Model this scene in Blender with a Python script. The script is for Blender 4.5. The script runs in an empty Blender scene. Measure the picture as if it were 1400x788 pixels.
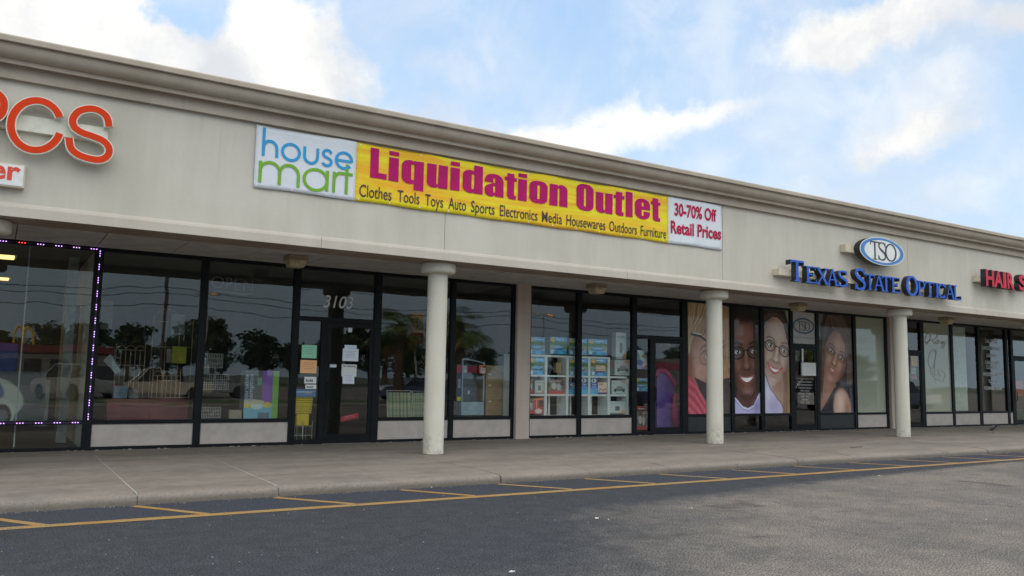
import bpy, bmesh, math, random
import numpy as np
from mathutils import Vector, Matrix

R = math.radians
S = bpy.context.scene
COL = S.collection
random.seed(7)
rng = np.random.RandomState(11)

# ------------------------------------------------------------------ camera
CAM_H = 1.5
F_PX = 1127.99
PITCH, ROLL, YAW = R(6.2203), R(1.0495), R(31.852)
_cy, _sy, _cp, _sp = math.cos(YAW), math.sin(YAW), math.cos(PITCH), math.sin(PITCH)
FWD = Vector((_sy*_cp, _cy*_cp, _sp))
RT0 = Vector((_cy, -_sy, 0)); UP0 = RT0.cross(FWD)
RT = RT0*math.cos(ROLL) + UP0*math.sin(ROLL)
UP = UP0*math.cos(ROLL) - RT0*math.sin(ROLL)
cam_data = bpy.data.cameras.new('camera')
cam = bpy.data.objects.new('camera', cam_data); COL.objects.link(cam)
m = Matrix((RT, UP, -FWD)).transposed().to_4x4(); m.translation = (0, 0, CAM_H)
cam.matrix_world = m
cam_data.sensor_width = 36.0
cam_data.lens = 36.0*F_PX/1400.0
cam_data.clip_start = 0.1; cam_data.clip_end = 3000
S.camera = cam

def ray(px, py):
    return RT*((px-700)/F_PX) - UP*((py-394)/F_PX) + FWD
def at(px, py, Y):
    """measured point of the facade: where the sight line of a survey pixel meets the plane y=Y"""
    d = ray(px, py); t = Y/d.y
    return (d.x*t, CAM_H + d.z*t)
def ax(px, py, Y): return at(px, py, Y)[0]
def az(px, py, Y): return at(px, py, Y)[1]

# ------------------------------------------------------------------ view
S.view_settings.view_transform = 'Standard'
try: S.view_settings.look = 'None'
except Exception: pass
S.view_settings.exposure = 0.6
S.view_settings.gamma = 1.0
S.view_settings.use_curve_mapping = False
S.render.engine = 'CYCLES'
S.render.resolution_x = 1024; S.render.resolution_y = 576
S.cycles.max_bounces = 10; S.cycles.transparent_max_bounces = 24

# ------------------------------------------------------------------ sun and sky
SUN_EL, SUN_AZ = R(26), R(-38)          # azimuth from +Y towards +X (negative: to the left, behind the building)
sund = bpy.data.lights.new('sun', 'SUN'); sund.energy = 2.6; sund.angle = R(0.6); sund.color = (1, .90, .76)
sun = bpy.data.objects.new('sun', sund); COL.objects.link(sun)
sv = Vector((math.sin(SUN_AZ)*math.cos(SUN_EL), math.cos(SUN_AZ)*math.cos(SUN_EL), math.sin(SUN_EL)))
sun.rotation_euler = sv.to_track_quat('Z', 'Y').to_euler()
sun.location = sv*60

W = bpy.data.worlds.new('World'); S.world = W; W.use_nodes = True
nt = W.node_tree; nt.nodes.clear()
def N(t, tree=None, **kw):
    n = (tree or nt).nodes.new(t)
    for k, v in kw.items(): setattr(n, k, v)
    return n
def mathn(tree, op, a, b=None, c=None, clamp=False):
    n = tree.nodes.new('ShaderNodeMath'); n.operation = op; n.use_clamp = clamp
    for i, v in enumerate((a, b, c)):
        if v is None: continue
        if hasattr(v, 'is_output'): tree.links.new(v, n.inputs[i])
        else: n.inputs[i].default_value = v
    return n.outputs[0]
def vmath(tree, op, a, b=None):
    n = tree.nodes.new('ShaderNodeVectorMath'); n.operation = op
    for i, v in enumerate((a, b)):
        if v is None: continue
        if hasattr(v, 'is_output'): tree.links.new(v, n.inputs[i])
        else: n.inputs[i].default_value = v
    return n
def smooth(tree, x, lo, hi, tlo=0., thi=1.):
    n = tree.nodes.new('ShaderNodeMapRange'); n.interpolation_type = 'SMOOTHSTEP'
    tree.links.new(x, n.inputs[0])
    for i, v in enumerate((lo, hi, tlo, thi)): n.inputs[i+1].default_value = v
    return n.outputs[0]
def noise(tree, vec, scale, detail=6, rough=.55, dist=0.):
    n = tree.nodes.new('ShaderNodeTexNoise')
    n.inputs['Scale'].default_value = scale; n.inputs['Detail'].default_value = detail
    n.inputs['Roughness'].default_value = rough; n.inputs['Distortion'].default_value = dist
    if vec is not None: tree.links.new(vec, n.inputs['Vector'])
    return n
def mixc(tree, fac, a, b, mode='MIX'):
    n = tree.nodes.new('ShaderNodeMix'); n.data_type = 'RGBA'; n.blend_type = mode
    for sck, v in ((n.inputs[0], fac), (n.inputs[6], a), (n.inputs[7], b)):
        if hasattr(v, 'is_output'): tree.links.new(v, sck)
        else:
            sck.default_value = v if isinstance(v, float) else (tuple(v)+(1,))[:4]
    return n.outputs[2]

sky = N('ShaderNodeTexSky', sky_type='NISHITA'); sky.sun_disc = False
sky.sun_elevation = SUN_EL; sky.sun_rotation = SUN_AZ
sky.air_density = 1.0; sky.dust_density = 0.6; sky.ozone_density = 1.4; sky.altitude = 50
tc = N('ShaderNodeTexCoord')
dirv = tc.outputs['Generated']
wob = noise(nt, dirv, 5.5, 9, .62)
wv = vmath(nt, 'SUBTRACT', wob.outputs['Color'], (.5, .5, .5)).outputs[0]
ws = vmath(nt, 'SCALE', wv); ws.inputs[3].default_value = .17
dird = vmath(nt, 'ADD', dirv, ws.outputs[0]).outputs[0]
nrm = vmath(nt, 'NORMALIZE', dird).outputs[0]
# the clouds above the roof, as directions of the sky: (px, py, width, height, weight)
HEAPS = [(243, 30, 34, 44, -.9), (100, 38, 100, 58, 1.2), (185, 88, 60, 32, .8), (-90, 20, 110, 90, 1.2), (385, 55, 78, 56, 1.2), (440, 112, 62, 46, .95), (320, 140, 130, 34, .85)]
WISPS = [(610, 90, 90, 34, 0.60), (590, 165, 110, 30, 0.72), (800, 182, 120, 22, 1.02), (950, 152, 100, 20, 1.02), (700, 208, 110, 22, 0.60), (870, 75, 100, 20, 0.26),
         (1165, 55, 88, 32, 1.38), (1250, 30, 80, 26, 0.60), (1230, 192, 58, 30, 1.26), (1290, 118, 85, 36, 0.54), (1190, 130, 60, 26, 0.42), (1140, 262, 110, 20, 0.60), (1300, 290, 100, 22, 0.60), (1400, 30, 36, 24, 0.96), (1060, 200, 60, 14, 0.24)]
def heap_sum(items):
    total = None
    for (px, py, w, h, wt) in items:
        c = ray(px, py).normalized()
        horiz = Vector((0, 0, 1)).cross(c).normalized(); vert = c.cross(horiz)
        dl = vmath(nt, 'SUBTRACT', nrm, tuple(c)).outputs[0]
        a = mathn(nt, 'MULTIPLY', vmath(nt, 'DOT_PRODUCT', dl, tuple(horiz)).outputs['Value'], F_PX/w)
        b = mathn(nt, 'MULTIPLY', vmath(nt, 'DOT_PRODUCT', dl, tuple(vert)).outputs['Value'], F_PX/h)
        d2 = mathn(nt, 'ADD', mathn(nt, 'MULTIPLY', a, a), mathn(nt, 'MULTIPLY', b, b))
        g = mathn(nt, 'MULTIPLY', mathn(nt, 'POWER', 2.718, mathn(nt, 'MULTIPLY', d2, -.8)), wt)
        total = g if total is None else mathn(nt, 'ADD', total, g)
    return total
heaps = heap_sum(HEAPS); wisps = heap_sum(WISPS)
fine = noise(nt, dirv, 9, 10, .6, .4)
big = noise(nt, dirv, 1.7, 8, .55)
sep = N('ShaderNodeSeparateXYZ'); nt.links.new(dirv, sep.inputs[0])
# a grey overcast fills the rest of the sky: slate near the horizon (as the windows mirror it), bright overhead
fw = vmath(nt, 'DOT_PRODUCT', dirv, tuple(FWD)).outputs['Value']
away = smooth(nt, fw, .30, .80, 1, 0)
gen = mathn(nt, 'MULTIPLY', smooth(nt, big.outputs[0], .30, .50, .55, 1.), mathn(nt, 'MULTIPLY', away, 1.15))
fz = mathn(nt, 'SUBTRACT', fine.outputs[0], .5)
mh = smooth(nt, mathn(nt, 'ADD', heaps, mathn(nt, 'MULTIPLY', fz, 1.5)), .18, .95)
mw = smooth(nt, mathn(nt, 'ADD', wisps, mathn(nt, 'MULTIPLY', fz, 1.1)), .10, 1.25)
ma_ = smooth(nt, mathn(nt, 'ADD', gen, mathn(nt, 'MULTIPLY', fz, .9)), .10, 1.1)
msk = mathn(nt, 'MAXIMUM', mathn(nt, 'MAXIMUM', mh, mw), ma_)
msk = mathn(nt, 'MAXIMUM', msk, mathn(nt, 'MULTIPLY', smooth(nt, fine.outputs[0], .32, .75), .42))
shade = noise(nt, dird, 5.2, 6, .55)
cloudf = mixc(nt, smooth(nt, shade.outputs[0], .38, .62), (.51, .53, .56), (.73, .715, .685))
zen = smooth(nt, sep.outputs[2], .03, .80)
clouda = mixc(nt, zen, (.44, .56, .64), (1.46, 1.46, 1.42))
clouda = mixc(nt, 1., clouda, mixc(nt, shade.outputs[0], (.75, .76, .78), (1.25, 1.24, 1.22)), 'MULTIPLY')
cloudc = mixc(nt, away, cloudf, clouda)
skys = mixc(nt, 1.0, sky.outputs[0], (.095, .095, .095), 'MULTIPLY')
veil = mixc(nt, .72, skys, (.33, .50, .74))
lowh = smooth(nt, sep.outputs[2], .10, .55, .55, 0)
veil = mixc(nt, lowh, veil, (.50, .60, .70))
final = mixc(nt, msk, veil, cloudc)
bg = N('ShaderNodeBackground'); bg.inputs[1].default_value = 1.0
nt.links.new(final, bg.inputs[0])
# lower hemisphere fades to the ground haze
out = N('ShaderNodeOutputWorld'); nt.links.new(bg.outputs[0], out.inputs[0])

# ------------------------------------------------------------------ materials
MATS = {}
def newmat(name):
    m = bpy.data.materials.new(name); m.use_nodes = True
    t = m.node_tree; p = t.nodes['Principled BSDF']
    MATS[name] = m
    return m, t, p
def setp(p, **kw):
    for k, v in kw.items():
        k = {'rough': 'Roughness', 'metal': 'Metallic', 'spec': 'Specular IOR Level', 'coat': 'Coat Weight'}.get(k, k)
        p.inputs[k].default_value = v
def plain(name, col, rough=.6, var=.08, scale=6., bump=0., bscale=80., metal=0., coat=0., spec=.5, detail=4, obj=False):
    if name in MATS: return MATS[name]
    m, t, p = newmat(name)
    tcn = t.nodes.new('ShaderNodeTexCoord'); v = tcn.outputs['Object']
    n = noise(t, v, scale, detail, .6)
    lo = tuple(max(0, c*(1-var*1.6)) for c in col); hi = tuple(min(1, c*(1+var*1.6)) for c in col)
    t.links.new(mixc(t, smooth(t, n.outputs[0], .3, .7), lo, hi), p.inputs['Base Color'])
    r = mathn(t, 'ADD', mathn(t, 'MULTIPLY', n.outputs[0], .15), rough-.07)
    t.links.new(r, p.inputs['Roughness'])
    setp(p, metal=metal, coat=coat, spec=spec)
    if bump:
        b = t.nodes.new('ShaderNodeBump'); b.inputs['Strength'].default_value = bump; b.inputs['Distance'].default_value = .01
        nb = noise(t, v, bscale, 3, .6); t.links.new(nb.outputs[0], b.inputs['Height']); t.links.new(b.outputs[0], p.inputs['Normal'])
    return m
def emis(name, col, strength):
    m, t, p = newmat(name)
    p.inputs['Base Color'].default_value = tuple(col)+(1,)
    p.inputs['Emission Color'].default_value = tuple(col)+(1,)
    p.inputs['Emission Strength'].default_value = strength
    return m
def stucco(name, col, streak=.12, bump=.35):
    m, t, p = newmat(name)
    tcn = t.nodes.new('ShaderNodeTexCoord'); v = tcn.outputs['Object']
    mp = t.nodes.new('ShaderNodeMapping'); mp.inputs['Scale'].default_value = (1.1, 1.1, .16); t.links.new(v, mp.inputs[0])
    st = noise(t, mp.outputs[0], 2.2, 8, .62)
    cl = noise(t, v, .55, 5, .55)
    gr = noise(t, v, 34, 4, .6)
    f = mathn(t, 'ADD', mathn(t, 'MULTIPLY', st.outputs[0], .5), mathn(t, 'MULTIPLY', cl.outputs[0], .5))
    lo = tuple(c*(1-streak*k) for c, k in zip(col, (1.1, 1.25, 1.5))); hi = tuple(min(1, c*(1+streak*.6)) for c in col)
    c1 = mixc(t, smooth(t, f, .36, .62), lo, hi)
    c2 = mixc(t, smooth(t, gr.outputs[0], .35, .75, 0, .10), c1, tuple(c*.7 for c in col))
    mp2 = t.nodes.new('ShaderNodeMapping'); mp2.inputs['Scale'].default_value = (6., 6., .35); t.links.new(v, mp2.inputs[0])
    rs_ = mathn(t, 'MULTIPLY', smooth(t, noise(t, mp2.outputs[0], 1.5, 5, .6).outputs[0], .58, .72), smooth(t, cl.outputs[0], .45, .62, 0, min(.32, streak*3.0)))
    c2 = mixc(t, rs_, c2, tuple(c*.55 for c in col))
    if name == 'column_paint':
        spz = t.nodes.new('ShaderNodeSeparateXYZ'); t.links.new(v, spz.inputs[0])
        sm = noise(t, v, 9, 6, .7)
        low_ = mathn(t, 'MULTIPLY', smooth(t, spz.outputs[2], .12, .75, 1, 0), smooth(t, sm.outputs[0], .42, .66, 0, .6))
        c2 = mixc(t, low_, c2, (.27, .235, .185))
        scf = mathn(t, 'MULTIPLY', smooth(t, noise(t, v, 22, 4, .6).outputs[0], .66, .74), smooth(t, spz.outputs[2], 1.2, 2.2, .7, 0))
        c2 = mixc(t, scf, c2, (.20, .18, .15))
    t.links.new(c2, p.inputs['Base Color']); setp(p, rough=.88, spec=.25)
    b = t.nodes.new('ShaderNodeBump'); b.inputs['Strength'].default_value = bump; b.inputs['Distance'].default_value = .004
    nb = noise(t, v, 120, 5, .65); hb = mathn(t, 'ADD', nb.outputs[0], mathn(t, 'MULTIPLY', noise(t, v, 6, 3).outputs[0], 1.2))
    t.links.new(hb, b.inputs['Height']); t.links.new(b.outputs[0], p.inputs['Normal'])
    return m
M_FASCIA = stucco('fascia_stucco', (.58, .548, .488), .075)
M_BAND = stucco('band_stucco', (.54, .495, .44), .06)
M_CORN = stucco('cornice_stucco', (.44, .385, .325), .10)
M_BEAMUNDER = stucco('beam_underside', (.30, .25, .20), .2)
M_COLUMN = stucco('column_paint', (.64, .62, .545), .09, .3)
M_PIER = stucco('pier_stucco', (.50, .43, .38), .14)
M_BULK = plain('bulkhead_panel', (.48, .425, .395), .55, .06, 3, .1, 60)
M_FRAME = plain('bronze_frame', (.007, .009, .012), .45, .2, 9, .04, 200, metal=.0, spec=.18)
M_DARKPANEL = plain('dark_panel', (.018, .022, .025), .4, .15, 5)
M_TILE = plain('soffit_panel', (.50, .48, .45), .8, .10, 2.5, .25, 160)
M_GRID = plain('soffit_grid', (.12, .11, .10), .6)
M_LENS = plain('yellowed_lens', (.46, .39, .24), .35, .14, 14)
M_LENSTOP = plain('lens_trim', (.33, .25, .16), .5, .15, 14)
M_WHITE = plain('white_paint', (.72, .73, .72), .4, .04, 8)
M_CREAM = plain('cream_sheet_metal', (.60, .53, .42), .45, .05, 6)
M_IVORY = plain('ivory_sheet_metal', (.66, .64, .55), .45, .05, 6)
M_CHROME = plain('aluminium', (.55, .56, .56), .3, .05, 20, metal=.9)
M_BLACK = plain('black_plastic', (.012, .012, .013), .4, .2, 20)
M_RUBBER = plain('tyre_rubber', (.02, .02, .02), .75, .2, 20)

def glass_mat(name, tint, gloss=1.0, wave=.02, wscale=.8, film=None):
    m, t, p = newmat(name); t.nodes.remove(p)
    o = t.nodes['Material Output']
    tr = t.nodes.new('ShaderNodeBsdfTransparent'); tr.inputs[0].default_value = tuple(tint)+(1,)
    gl = t.nodes.new('ShaderNodeBsdfGlossy'); gl.inputs['Roughness'].default_value = .0 if not film else .03
    gl.inputs[0].default_value = (gloss, gloss, gloss, 1)
    fr = t.nodes.new('ShaderNodeFresnel'); fr.inputs[0].default_value = 1.5
    tcn = t.nodes.new('ShaderNodeTexCoord')
    mp = t.nodes.new('ShaderNodeMapping'); mp.inputs['Scale'].default_value = (1, 1, .7); t.links.new(tcn.outputs['Object'], mp.inputs[0])
    nz = noise(t, mp.outputs[0], wscale, 2, .4)
    b = t.nodes.new('ShaderNodeBump'); b.inputs['Strength'].default_value = 1.0; b.inputs['Distance'].default_value = wave
    t.links.new(nz.outputs[0], b.inputs['Height']); t.links.new(b.outputs[0], gl.inputs['Normal'])
    base = tr.outputs[0]
    if film:
        df = t.nodes.new('ShaderNodeBsdfDiffuse'); df.inputs[0].default_value = tuple(film[0])+(1,)
        tl = t.nodes.new('ShaderNodeBsdfTranslucent'); tl.inputs[0].default_value = tuple(film[0])+(1,)
        a0 = t.nodes.new('ShaderNodeMixShader'); a0.inputs[0].default_value = .3
        t.links.new(df.outputs[0], a0.inputs[1]); t.links.new(tl.outputs[0], a0.inputs[2])
        mx0 = t.nodes.new('ShaderNodeMixShader'); mx0.inputs[0].default_value = film[1]
        t.links.new(tr.outputs[0], mx0.inputs[1]); t.links.new(a0.outputs[0], mx0.inputs[2]); base = mx0.outputs[0]
    mx = t.nodes.new('ShaderNodeMixShader')
    # both faces of the pane are counted where the ray enters it
    geo = t.nodes.new('ShaderNodeNewGeometry')
    ent = mathn(t, 'SUBTRACT', 1.0, geo.outputs['Backfacing'])
    fac = mathn(t, 'MULTIPLY', mathn(t, 'MULTIPLY', fr.outputs[0], 1.75), ent, clamp=True)
    t.links.new(fac, mx.inputs[0]); t.links.new(base, mx.inputs[1]); t.links.new(gl.outputs[0], mx.inputs[2])
    t.links.new(mx.outputs[0], o.inputs[0])
    return m
M_GLASS = glass_mat('tinted_glass', (.94, .97, .96), wave=.0035, wscale=.9)
M_GLASSDOOR = glass_mat('door_glass', (.92, .95, .94), wave=.002, wscale=1.2)
M_FROST = glass_mat('filmed_glass', (.75, .8, .75), wave=.003, film=((.58, .62, .50), .82))
M_CARGLASS = glass_mat('car_glass', (.25, .28, .28), wave=.0)

def attr_mat(name, rough=.5, coat=0., gain=1., bright=1.):
    m, t, p = newmat(name)
    a = t.nodes.new('ShaderNodeVertexColor'); a.layer_name = 'print'
    tcn = t.nodes.new('ShaderNodeTexCoord')
    n = noise(t, tcn.outputs['Object'], 30, 3)
    t.links.new(mixc(t, smooth(t, n.outputs[0], .3, .7, 0, .06), mixc(t, 1.0, a.outputs[0], (bright, bright, bright), 'MULTIPLY'), (.2*gain, .2*gain, .2*gain)), p.inputs['Base Color'])
    setp(p, rough=rough, coat=coat)
    return m
M_PRINT = attr_mat('printed_card', .45, bright=1.55)
M_POSTER = attr_mat('printed_window_vinyl', .5, bright=1.6)
M_POSTER.node_tree.nodes['Principled BSDF'].inputs['Coat Weight'].default_value = .55; M_POSTER.node_tree.nodes['Principled BSDF'].inputs['Coat Roughness'].default_value = .02; M_POSTER.node_tree.nodes['Principled BSDF'].inputs['Specular IOR Level'].default_value = .1

# ------------------------------------------------------------------ object helpers
def link(name, me, parent=None, loc=None):
    o = bpy.data.objects.new(name, me); COL.objects.link(o)
    if parent is not None: o.parent = parent
    if loc is not None: o.location = loc
    return o
def tag(o, label=None, cat=None, group=None, kind=None):
    if label: o['label'] = label
    if cat: o['category'] = cat
    if group: o['group'] = group
    if kind: o['kind'] = kind
    return o
def thing(name, label, cat, loc=(0, 0, 0), rz=0, group=None):
    o = bpy.data.objects.new(name, None); COL.objects.link(o); o.empty_display_size = .1
    o.location = loc; o.rotation_euler = (0, 0, rz)
    return tag(o, label, cat, group)
def kids(o): return [c for c in bpy.data.objects if c.parent == o]
def copy_tree(o, parent=None):
    c = o.copy(); COL.objects.link(c)
    if parent is not None: c.parent = parent
    for ch in TREE.get(o.name, []):
        copy_tree(ch, c)
    return c
TREE = {}
def register(o):
    """remember children so that copies need no search"""
    for c in kids(o):
        TREE.setdefault(o.name, []).append(c); register(c)

class MB:
    def __init__(s): s.v = []; s.f = []; s.mi = []; s.cur = 0
    def add(s, vs, fs):
        b = len(s.v); s.v += [tuple(x) for x in vs]; s.f += [[i+b for i in f] for f in fs]; s.mi += [s.cur]*len(fs); return s
    def box(s, x0, x1, y0, y1, z0, z1):
        return s.add([(x0, y0, z0), (x1, y0, z0), (x1, y1, z0), (x0, y1, z0), (x0, y0, z1), (x1, y0, z1), (x1, y1, z1), (x0, y1, z1)],
                     [(0, 3, 2, 1), (4, 5, 6, 7), (0, 1, 5, 4), (1, 2, 6, 5), (2, 3, 7, 6), (3, 0, 4, 7)])
    def extrude_x(s, prof, x0, x1):
        """profile [(y,z)] counter-clockwise seen from +x"""
        n = len(prof)
        vs = [(x0, y, z) for y, z in prof]+[(x1, y, z) for y, z in prof]
        return s.add(vs, [(i, (i+1) % n, n+(i+1) % n, n+i) for i in range(n)]+[tuple(range(n))[::-1], tuple(range(n, 2*n))])
    def tube(s, pts, r, n=8, r2=None):
        pts = [Vector(p) for p in pts]; k = len(pts); base = len(s.v); vs = []
        for i, p in enumerate(pts):
            d = (pts[min(i+1, k-1)]-pts[max(i-1, 0)]).normalized()
            a = d.orthogonal().normalized() if i == 0 else (pa - d*pa.dot(d)).normalized()
            pa = a; b = d.cross(a); rr = r if r2 is None else r+(r2-r)*i/(k-1)
            vs += [p+a*math.cos(2*math.pi*j/n)*rr+b*math.sin(2*math.pi*j/n)*rr for j in range(n)]
        fs = [(i*n+j, i*n+(j+1) % n, (i+1)*n+(j+1) % n, (i+1)*n+j) for i in range(k-1) for j in range(n)]
        fs += [tuple(range(n))[::-1], tuple(range((k-1)*n, k*n))]
        return s.add(vs, fs)
    def lathe(s, prof, cx=0, cy=0, n=32):
        """prof [(r,z)] bottom to top"""
        vs = []; k = len(prof)
        for r, z in prof: vs += [(cx+r*math.cos(2*math.pi*j/n), cy+r*math.sin(2*math.pi*j/n), z) for j in range(n)]
        fs = [(i*n+j, i*n+(j+1) % n, (i+1)*n+(j+1) % n, (i+1)*n+j) for i in range(k-1) for j in range(n)]
        fs += [tuple(range(n))[::-1], tuple(range((k-1)*n, k*n))]
        return s.add(vs, fs)
    def stroke(s, pts, w, y0, y1, closed=False, fm=0, sm=0):
        """ribbon letter stroke in the x-z plane, front face at y0 (towards the viewer), back at y1"""
        P = [Vector(p) for p in pts]; n = len(P); L = []; Rr = []
        for i in range(n):
            a = P[(i-1) % n] if (closed or i > 0) else P[i]; c = P[(i+1) % n] if (closed or i < n-1) else P[i]
            d1 = (P[i]-a); d2 = (c-P[i])
            if d1.length < 1e-9: d1 = d2
            if d2.length < 1e-9: d2 = d1
            d1 = d1.normalized(); d2 = d2.normalized(); t = (d1+d2)
            t = t.normalized() if t.length > 1e-6 else d1
            nn = Vector((-t.y, t.x)); k = 1/max(.45, nn.dot(Vector((-d1.y, d1.x))))
            ww = w[i] if isinstance(w, (list, tuple)) else w
            L.append(P[i]+nn*ww/2*k); Rr.append(P[i]-nn*ww/2*k)
        b = len(s.v)
        for q in range(n):
            s.v += [(L[q].x, y0, L[q].y), (Rr[q].x, y0, Rr[q].y), (Rr[q].x, y1, Rr[q].y), (L[q].x, y1, L[q].y)]
        m_ = n if closed else n-1
        for i in range(m_):
            a = b+4*i; c = b+4*((i+1) % n)
            for (p, q), mt in (((0, 1), fm), ((1, 2), sm), ((2, 3), sm), ((3, 0), sm)):
                s.f.append([a+p, a+q, c+q, c+p]); s.mi.append(mt)
        if not closed:
            s.f.append([b, b+3, b+2, b+1]); s.mi.append(sm); e = b+4*(n-1); s.f.append([e, e+1, e+2, e+3]); s.mi.append(sm)
        return s
    def build(s, name, mats, parent=None, loc=None, smooth_=False, bevel=0.):
        me = bpy.data.meshes.new(name); me.from_pydata(s.v, [], s.f)
        mats = mats if isinstance(mats, (list, tuple)) else [mats]
        for m_ in mats: me.materials.append(m_)
        if len(mats) > 1: me.polygons.foreach_set('material_index', s.mi)
        bm = bmesh.new(); bm.from_mesh(me); bmesh.ops.recalc_face_normals(bm, faces=bm.faces); 
        if bevel:
            bmesh.ops.bevel(bm, geom=[e for e in bm.edges if e.calc_face_angle(0) > .6], offset=bevel, segments=2, affect='EDGES', clamp_overlap=True)
        bm.to_mesh(me); bm.free()
        if smooth_:
            for p_ in me.polygons: p_.use_smooth = True
            try: me.set_sharp_from_angle(angle=R(40))
            except Exception: pass
        return link(name, me, parent, loc)

def box(name, mat_, x0, x1, y0, y1, z0, z1, parent=None, bevel=0.):
    return MB().box(x0, x1, y0, y1, z0, z1).build(name, mat_, parent, bevel=bevel)

# text --------------------------------------------------------------
def text_mesh(body, offset=0., shear=0., spacing=1., extrude=0.):
    cu = bpy.data.curves.new('lettering', 'FONT'); cu.body = body; cu.offset = offset; cu.shear = shear
    cu.space_character = spacing; cu.extrude = extrude; cu.resolution_u = 4
    ob = bpy.data.objects.new('lettering', cu); COL.objects.link(ob)
    dg = bpy.context.evaluated_depsgraph_get(); me = bpy.data.meshes.new_from_object(ob.evaluated_get(dg))
    bpy.data.objects.remove(ob)
    return me
_caps = {}
def cap_h(off=0.):
    if off not in _caps:
        me = text_mesh('H', off); _caps[off] = (min(v.co.y for v in me.vertices), max(v.co.y for v in me.vertices))
    return _caps[off]
def text(name, body, x0, x1, zb, zc, Y, mat_, parent=None, depth=0., off=0., shear=0., ripple=None, spacing=1., flip=False, side=None, two_sided=False):
    """lettering on the plane y=Y facing -y: baseline zb, cap line zc, x from x0 to x1"""
    me = text_mesh(body, off, shear, spacing, .5 if depth else 0.)
    co = np.empty(len(me.vertices)*3); me.vertices.foreach_get('co', co); co = co.reshape(-1, 3)
    lo, hi = co[:, 0].min(), co[:, 0].max(); cb, ch = cap_h(off)
    X = x0+(co[:, 0]-lo)/(hi-lo)*(x1-x0)
    if flip: X = x0+x1-X
    Z = zb+(co[:, 1]-cb)/(ch-cb)*(zc-zb)
    Yv = Y - (co[:, 2]+.5 if depth else 0)*depth
    if ripple is not None: Yv = Yv + ripple(X, Z)
    new = np.stack([X, Yv+0*X, Z], 1)
    me.vertices.foreach_set('co', new.ravel()); me.materials.append(mat_)
    if side is not None:
        me.materials.append(side)
        for p_ in me.polygons:
            p_.material_index = 0 if abs(p_.normal.z) > .5 or abs(p_.normal.y) > .9 else 1
    me.update()
    bm = bmesh.new(); bm.from_mesh(me)
    if side is not None:
        bm.normal_update()
        for f in bm.faces: f.material_index = 0 if abs(f.normal.y) > .7 else 1
    bm.to_mesh(me); bm.free()
    me.name = name
    return link(name, me, parent)

# print painter ------------------------------------------------------
class Print:
    """flat print on a fine vertex grid; coordinates u right 0..1, v up 0..1, distances in units of height"""
    def __init__(s, nx, ny, asp, base):
        s.nx, s.ny, s.asp = nx, ny, asp
        u, v = np.meshgrid(np.linspace(0, 1, nx), np.linspace(0, 1, ny)); s.u = u*asp; s.v = v
        s.c = np.ones((ny, nx, 3))*np.array(base)
    def blend(s, k, col): k = np.clip(k, 0, 1)[..., None]; s.c = s.c*(1-k)+np.array(col)*k; return s
    def ell(s, cx, cy, rx, ry, col, ang=0, soft=.08, a=1.):
        x = s.u-cx*s.asp; y = s.v-cy; c, si = math.cos(R(ang)), math.sin(R(ang))
        X = (x*c+y*si)/rx; Y = (-x*si+y*c)/ry; d = np.sqrt(X*X+Y*Y)
        return s.blend(a*(1-np.clip((d-1)/soft+.5, 0, 1)), col)
    def ring(s, cx, cy, rx, ry, w, col, ang=0, a=1.):
        x = s.u-cx*s.asp; y = s.v-cy; c, si = math.cos(R(ang)), math.sin(R(ang))
        X = (x*c+y*si)/rx; Y = (-x*si+y*c)/ry; d = (np.sqrt(X*X+Y*Y)-1)*min(rx, ry)
        return s.blend(a*np.clip(1.5-np.abs(d)/(w/2), 0, 1), col)
    def line(s, pts, w, col, a=1., soft=1.5):
        D = np.full(s.u.shape, 9.)
        for (x0, y0), (x1, y1) in zip(pts[:-1], pts[1:]):
            x0 *= s.asp; x1 *= s.asp; dx, dy = x1-x0, y1-y0
            t = np.clip(((s.u-x0)*dx+(s.v-y0)*dy)/(dx*dx+dy*dy+1e-12), 0, 1)
            D = np.minimum(D, np.hypot(s.u-x0-t*dx, s.v-y0-t*dy))
        return s.blend(a*np.clip((soft-D/(w/2)), 0, 1), col)
    def rect(s, x0, y0, x1, y1, col, a=1.):
        k = ((s.u >= x0*s.asp) & (s.u <= x1*s.asp) & (s.v >= y0) & (s.v <= y1))*a
        return s.blend(k, col)
    def poly(s, pts, col, a=1.):
        ins = np.zeros(s.u.shape, bool); n = len(pts)
        for i in range(n):
            x0, y0 = pts[i][0]*s.asp, pts[i][1]; x1, y1 = pts[(i+1) % n][0]*s.asp, pts[(i+1) % n][1]
            cond = ((y0 > s.v) != (y1 > s.v)); xx = (x1-x0)*(s.v-y0)/((y1-y0) if y1 != y0 else 1e-9)+x0
            ins ^= cond & (s.u < xx)
        return s.blend(ins*a, col)
    def noise(s, amp, sx=6, sy=6):
        g = rng.rand(sy+2, sx+2); yy = np.linspace(0, sy, s.ny); xx = np.linspace(0, sx, s.nx)
        yi = yy.astype(int); xi = xx.astype(int); fy = (yy-yi)[:, None]; fx = (xx-xi)[None]
        fy = fy*fy*(3-2*fy); fx = fx*fx*(3-2*fx)
        n = (g[yi][:, xi]*(1-fy)*(1-fx)+g[yi+1][:, xi]*fy*(1-fx)+g[yi][:, xi+1]*(1-fy)*fx+g[yi+1][:, xi+1]*fy*fx)
        s.c = np.clip(s.c*(1+amp*(n-.5)[..., None]*2), 0, 1); return s
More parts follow.
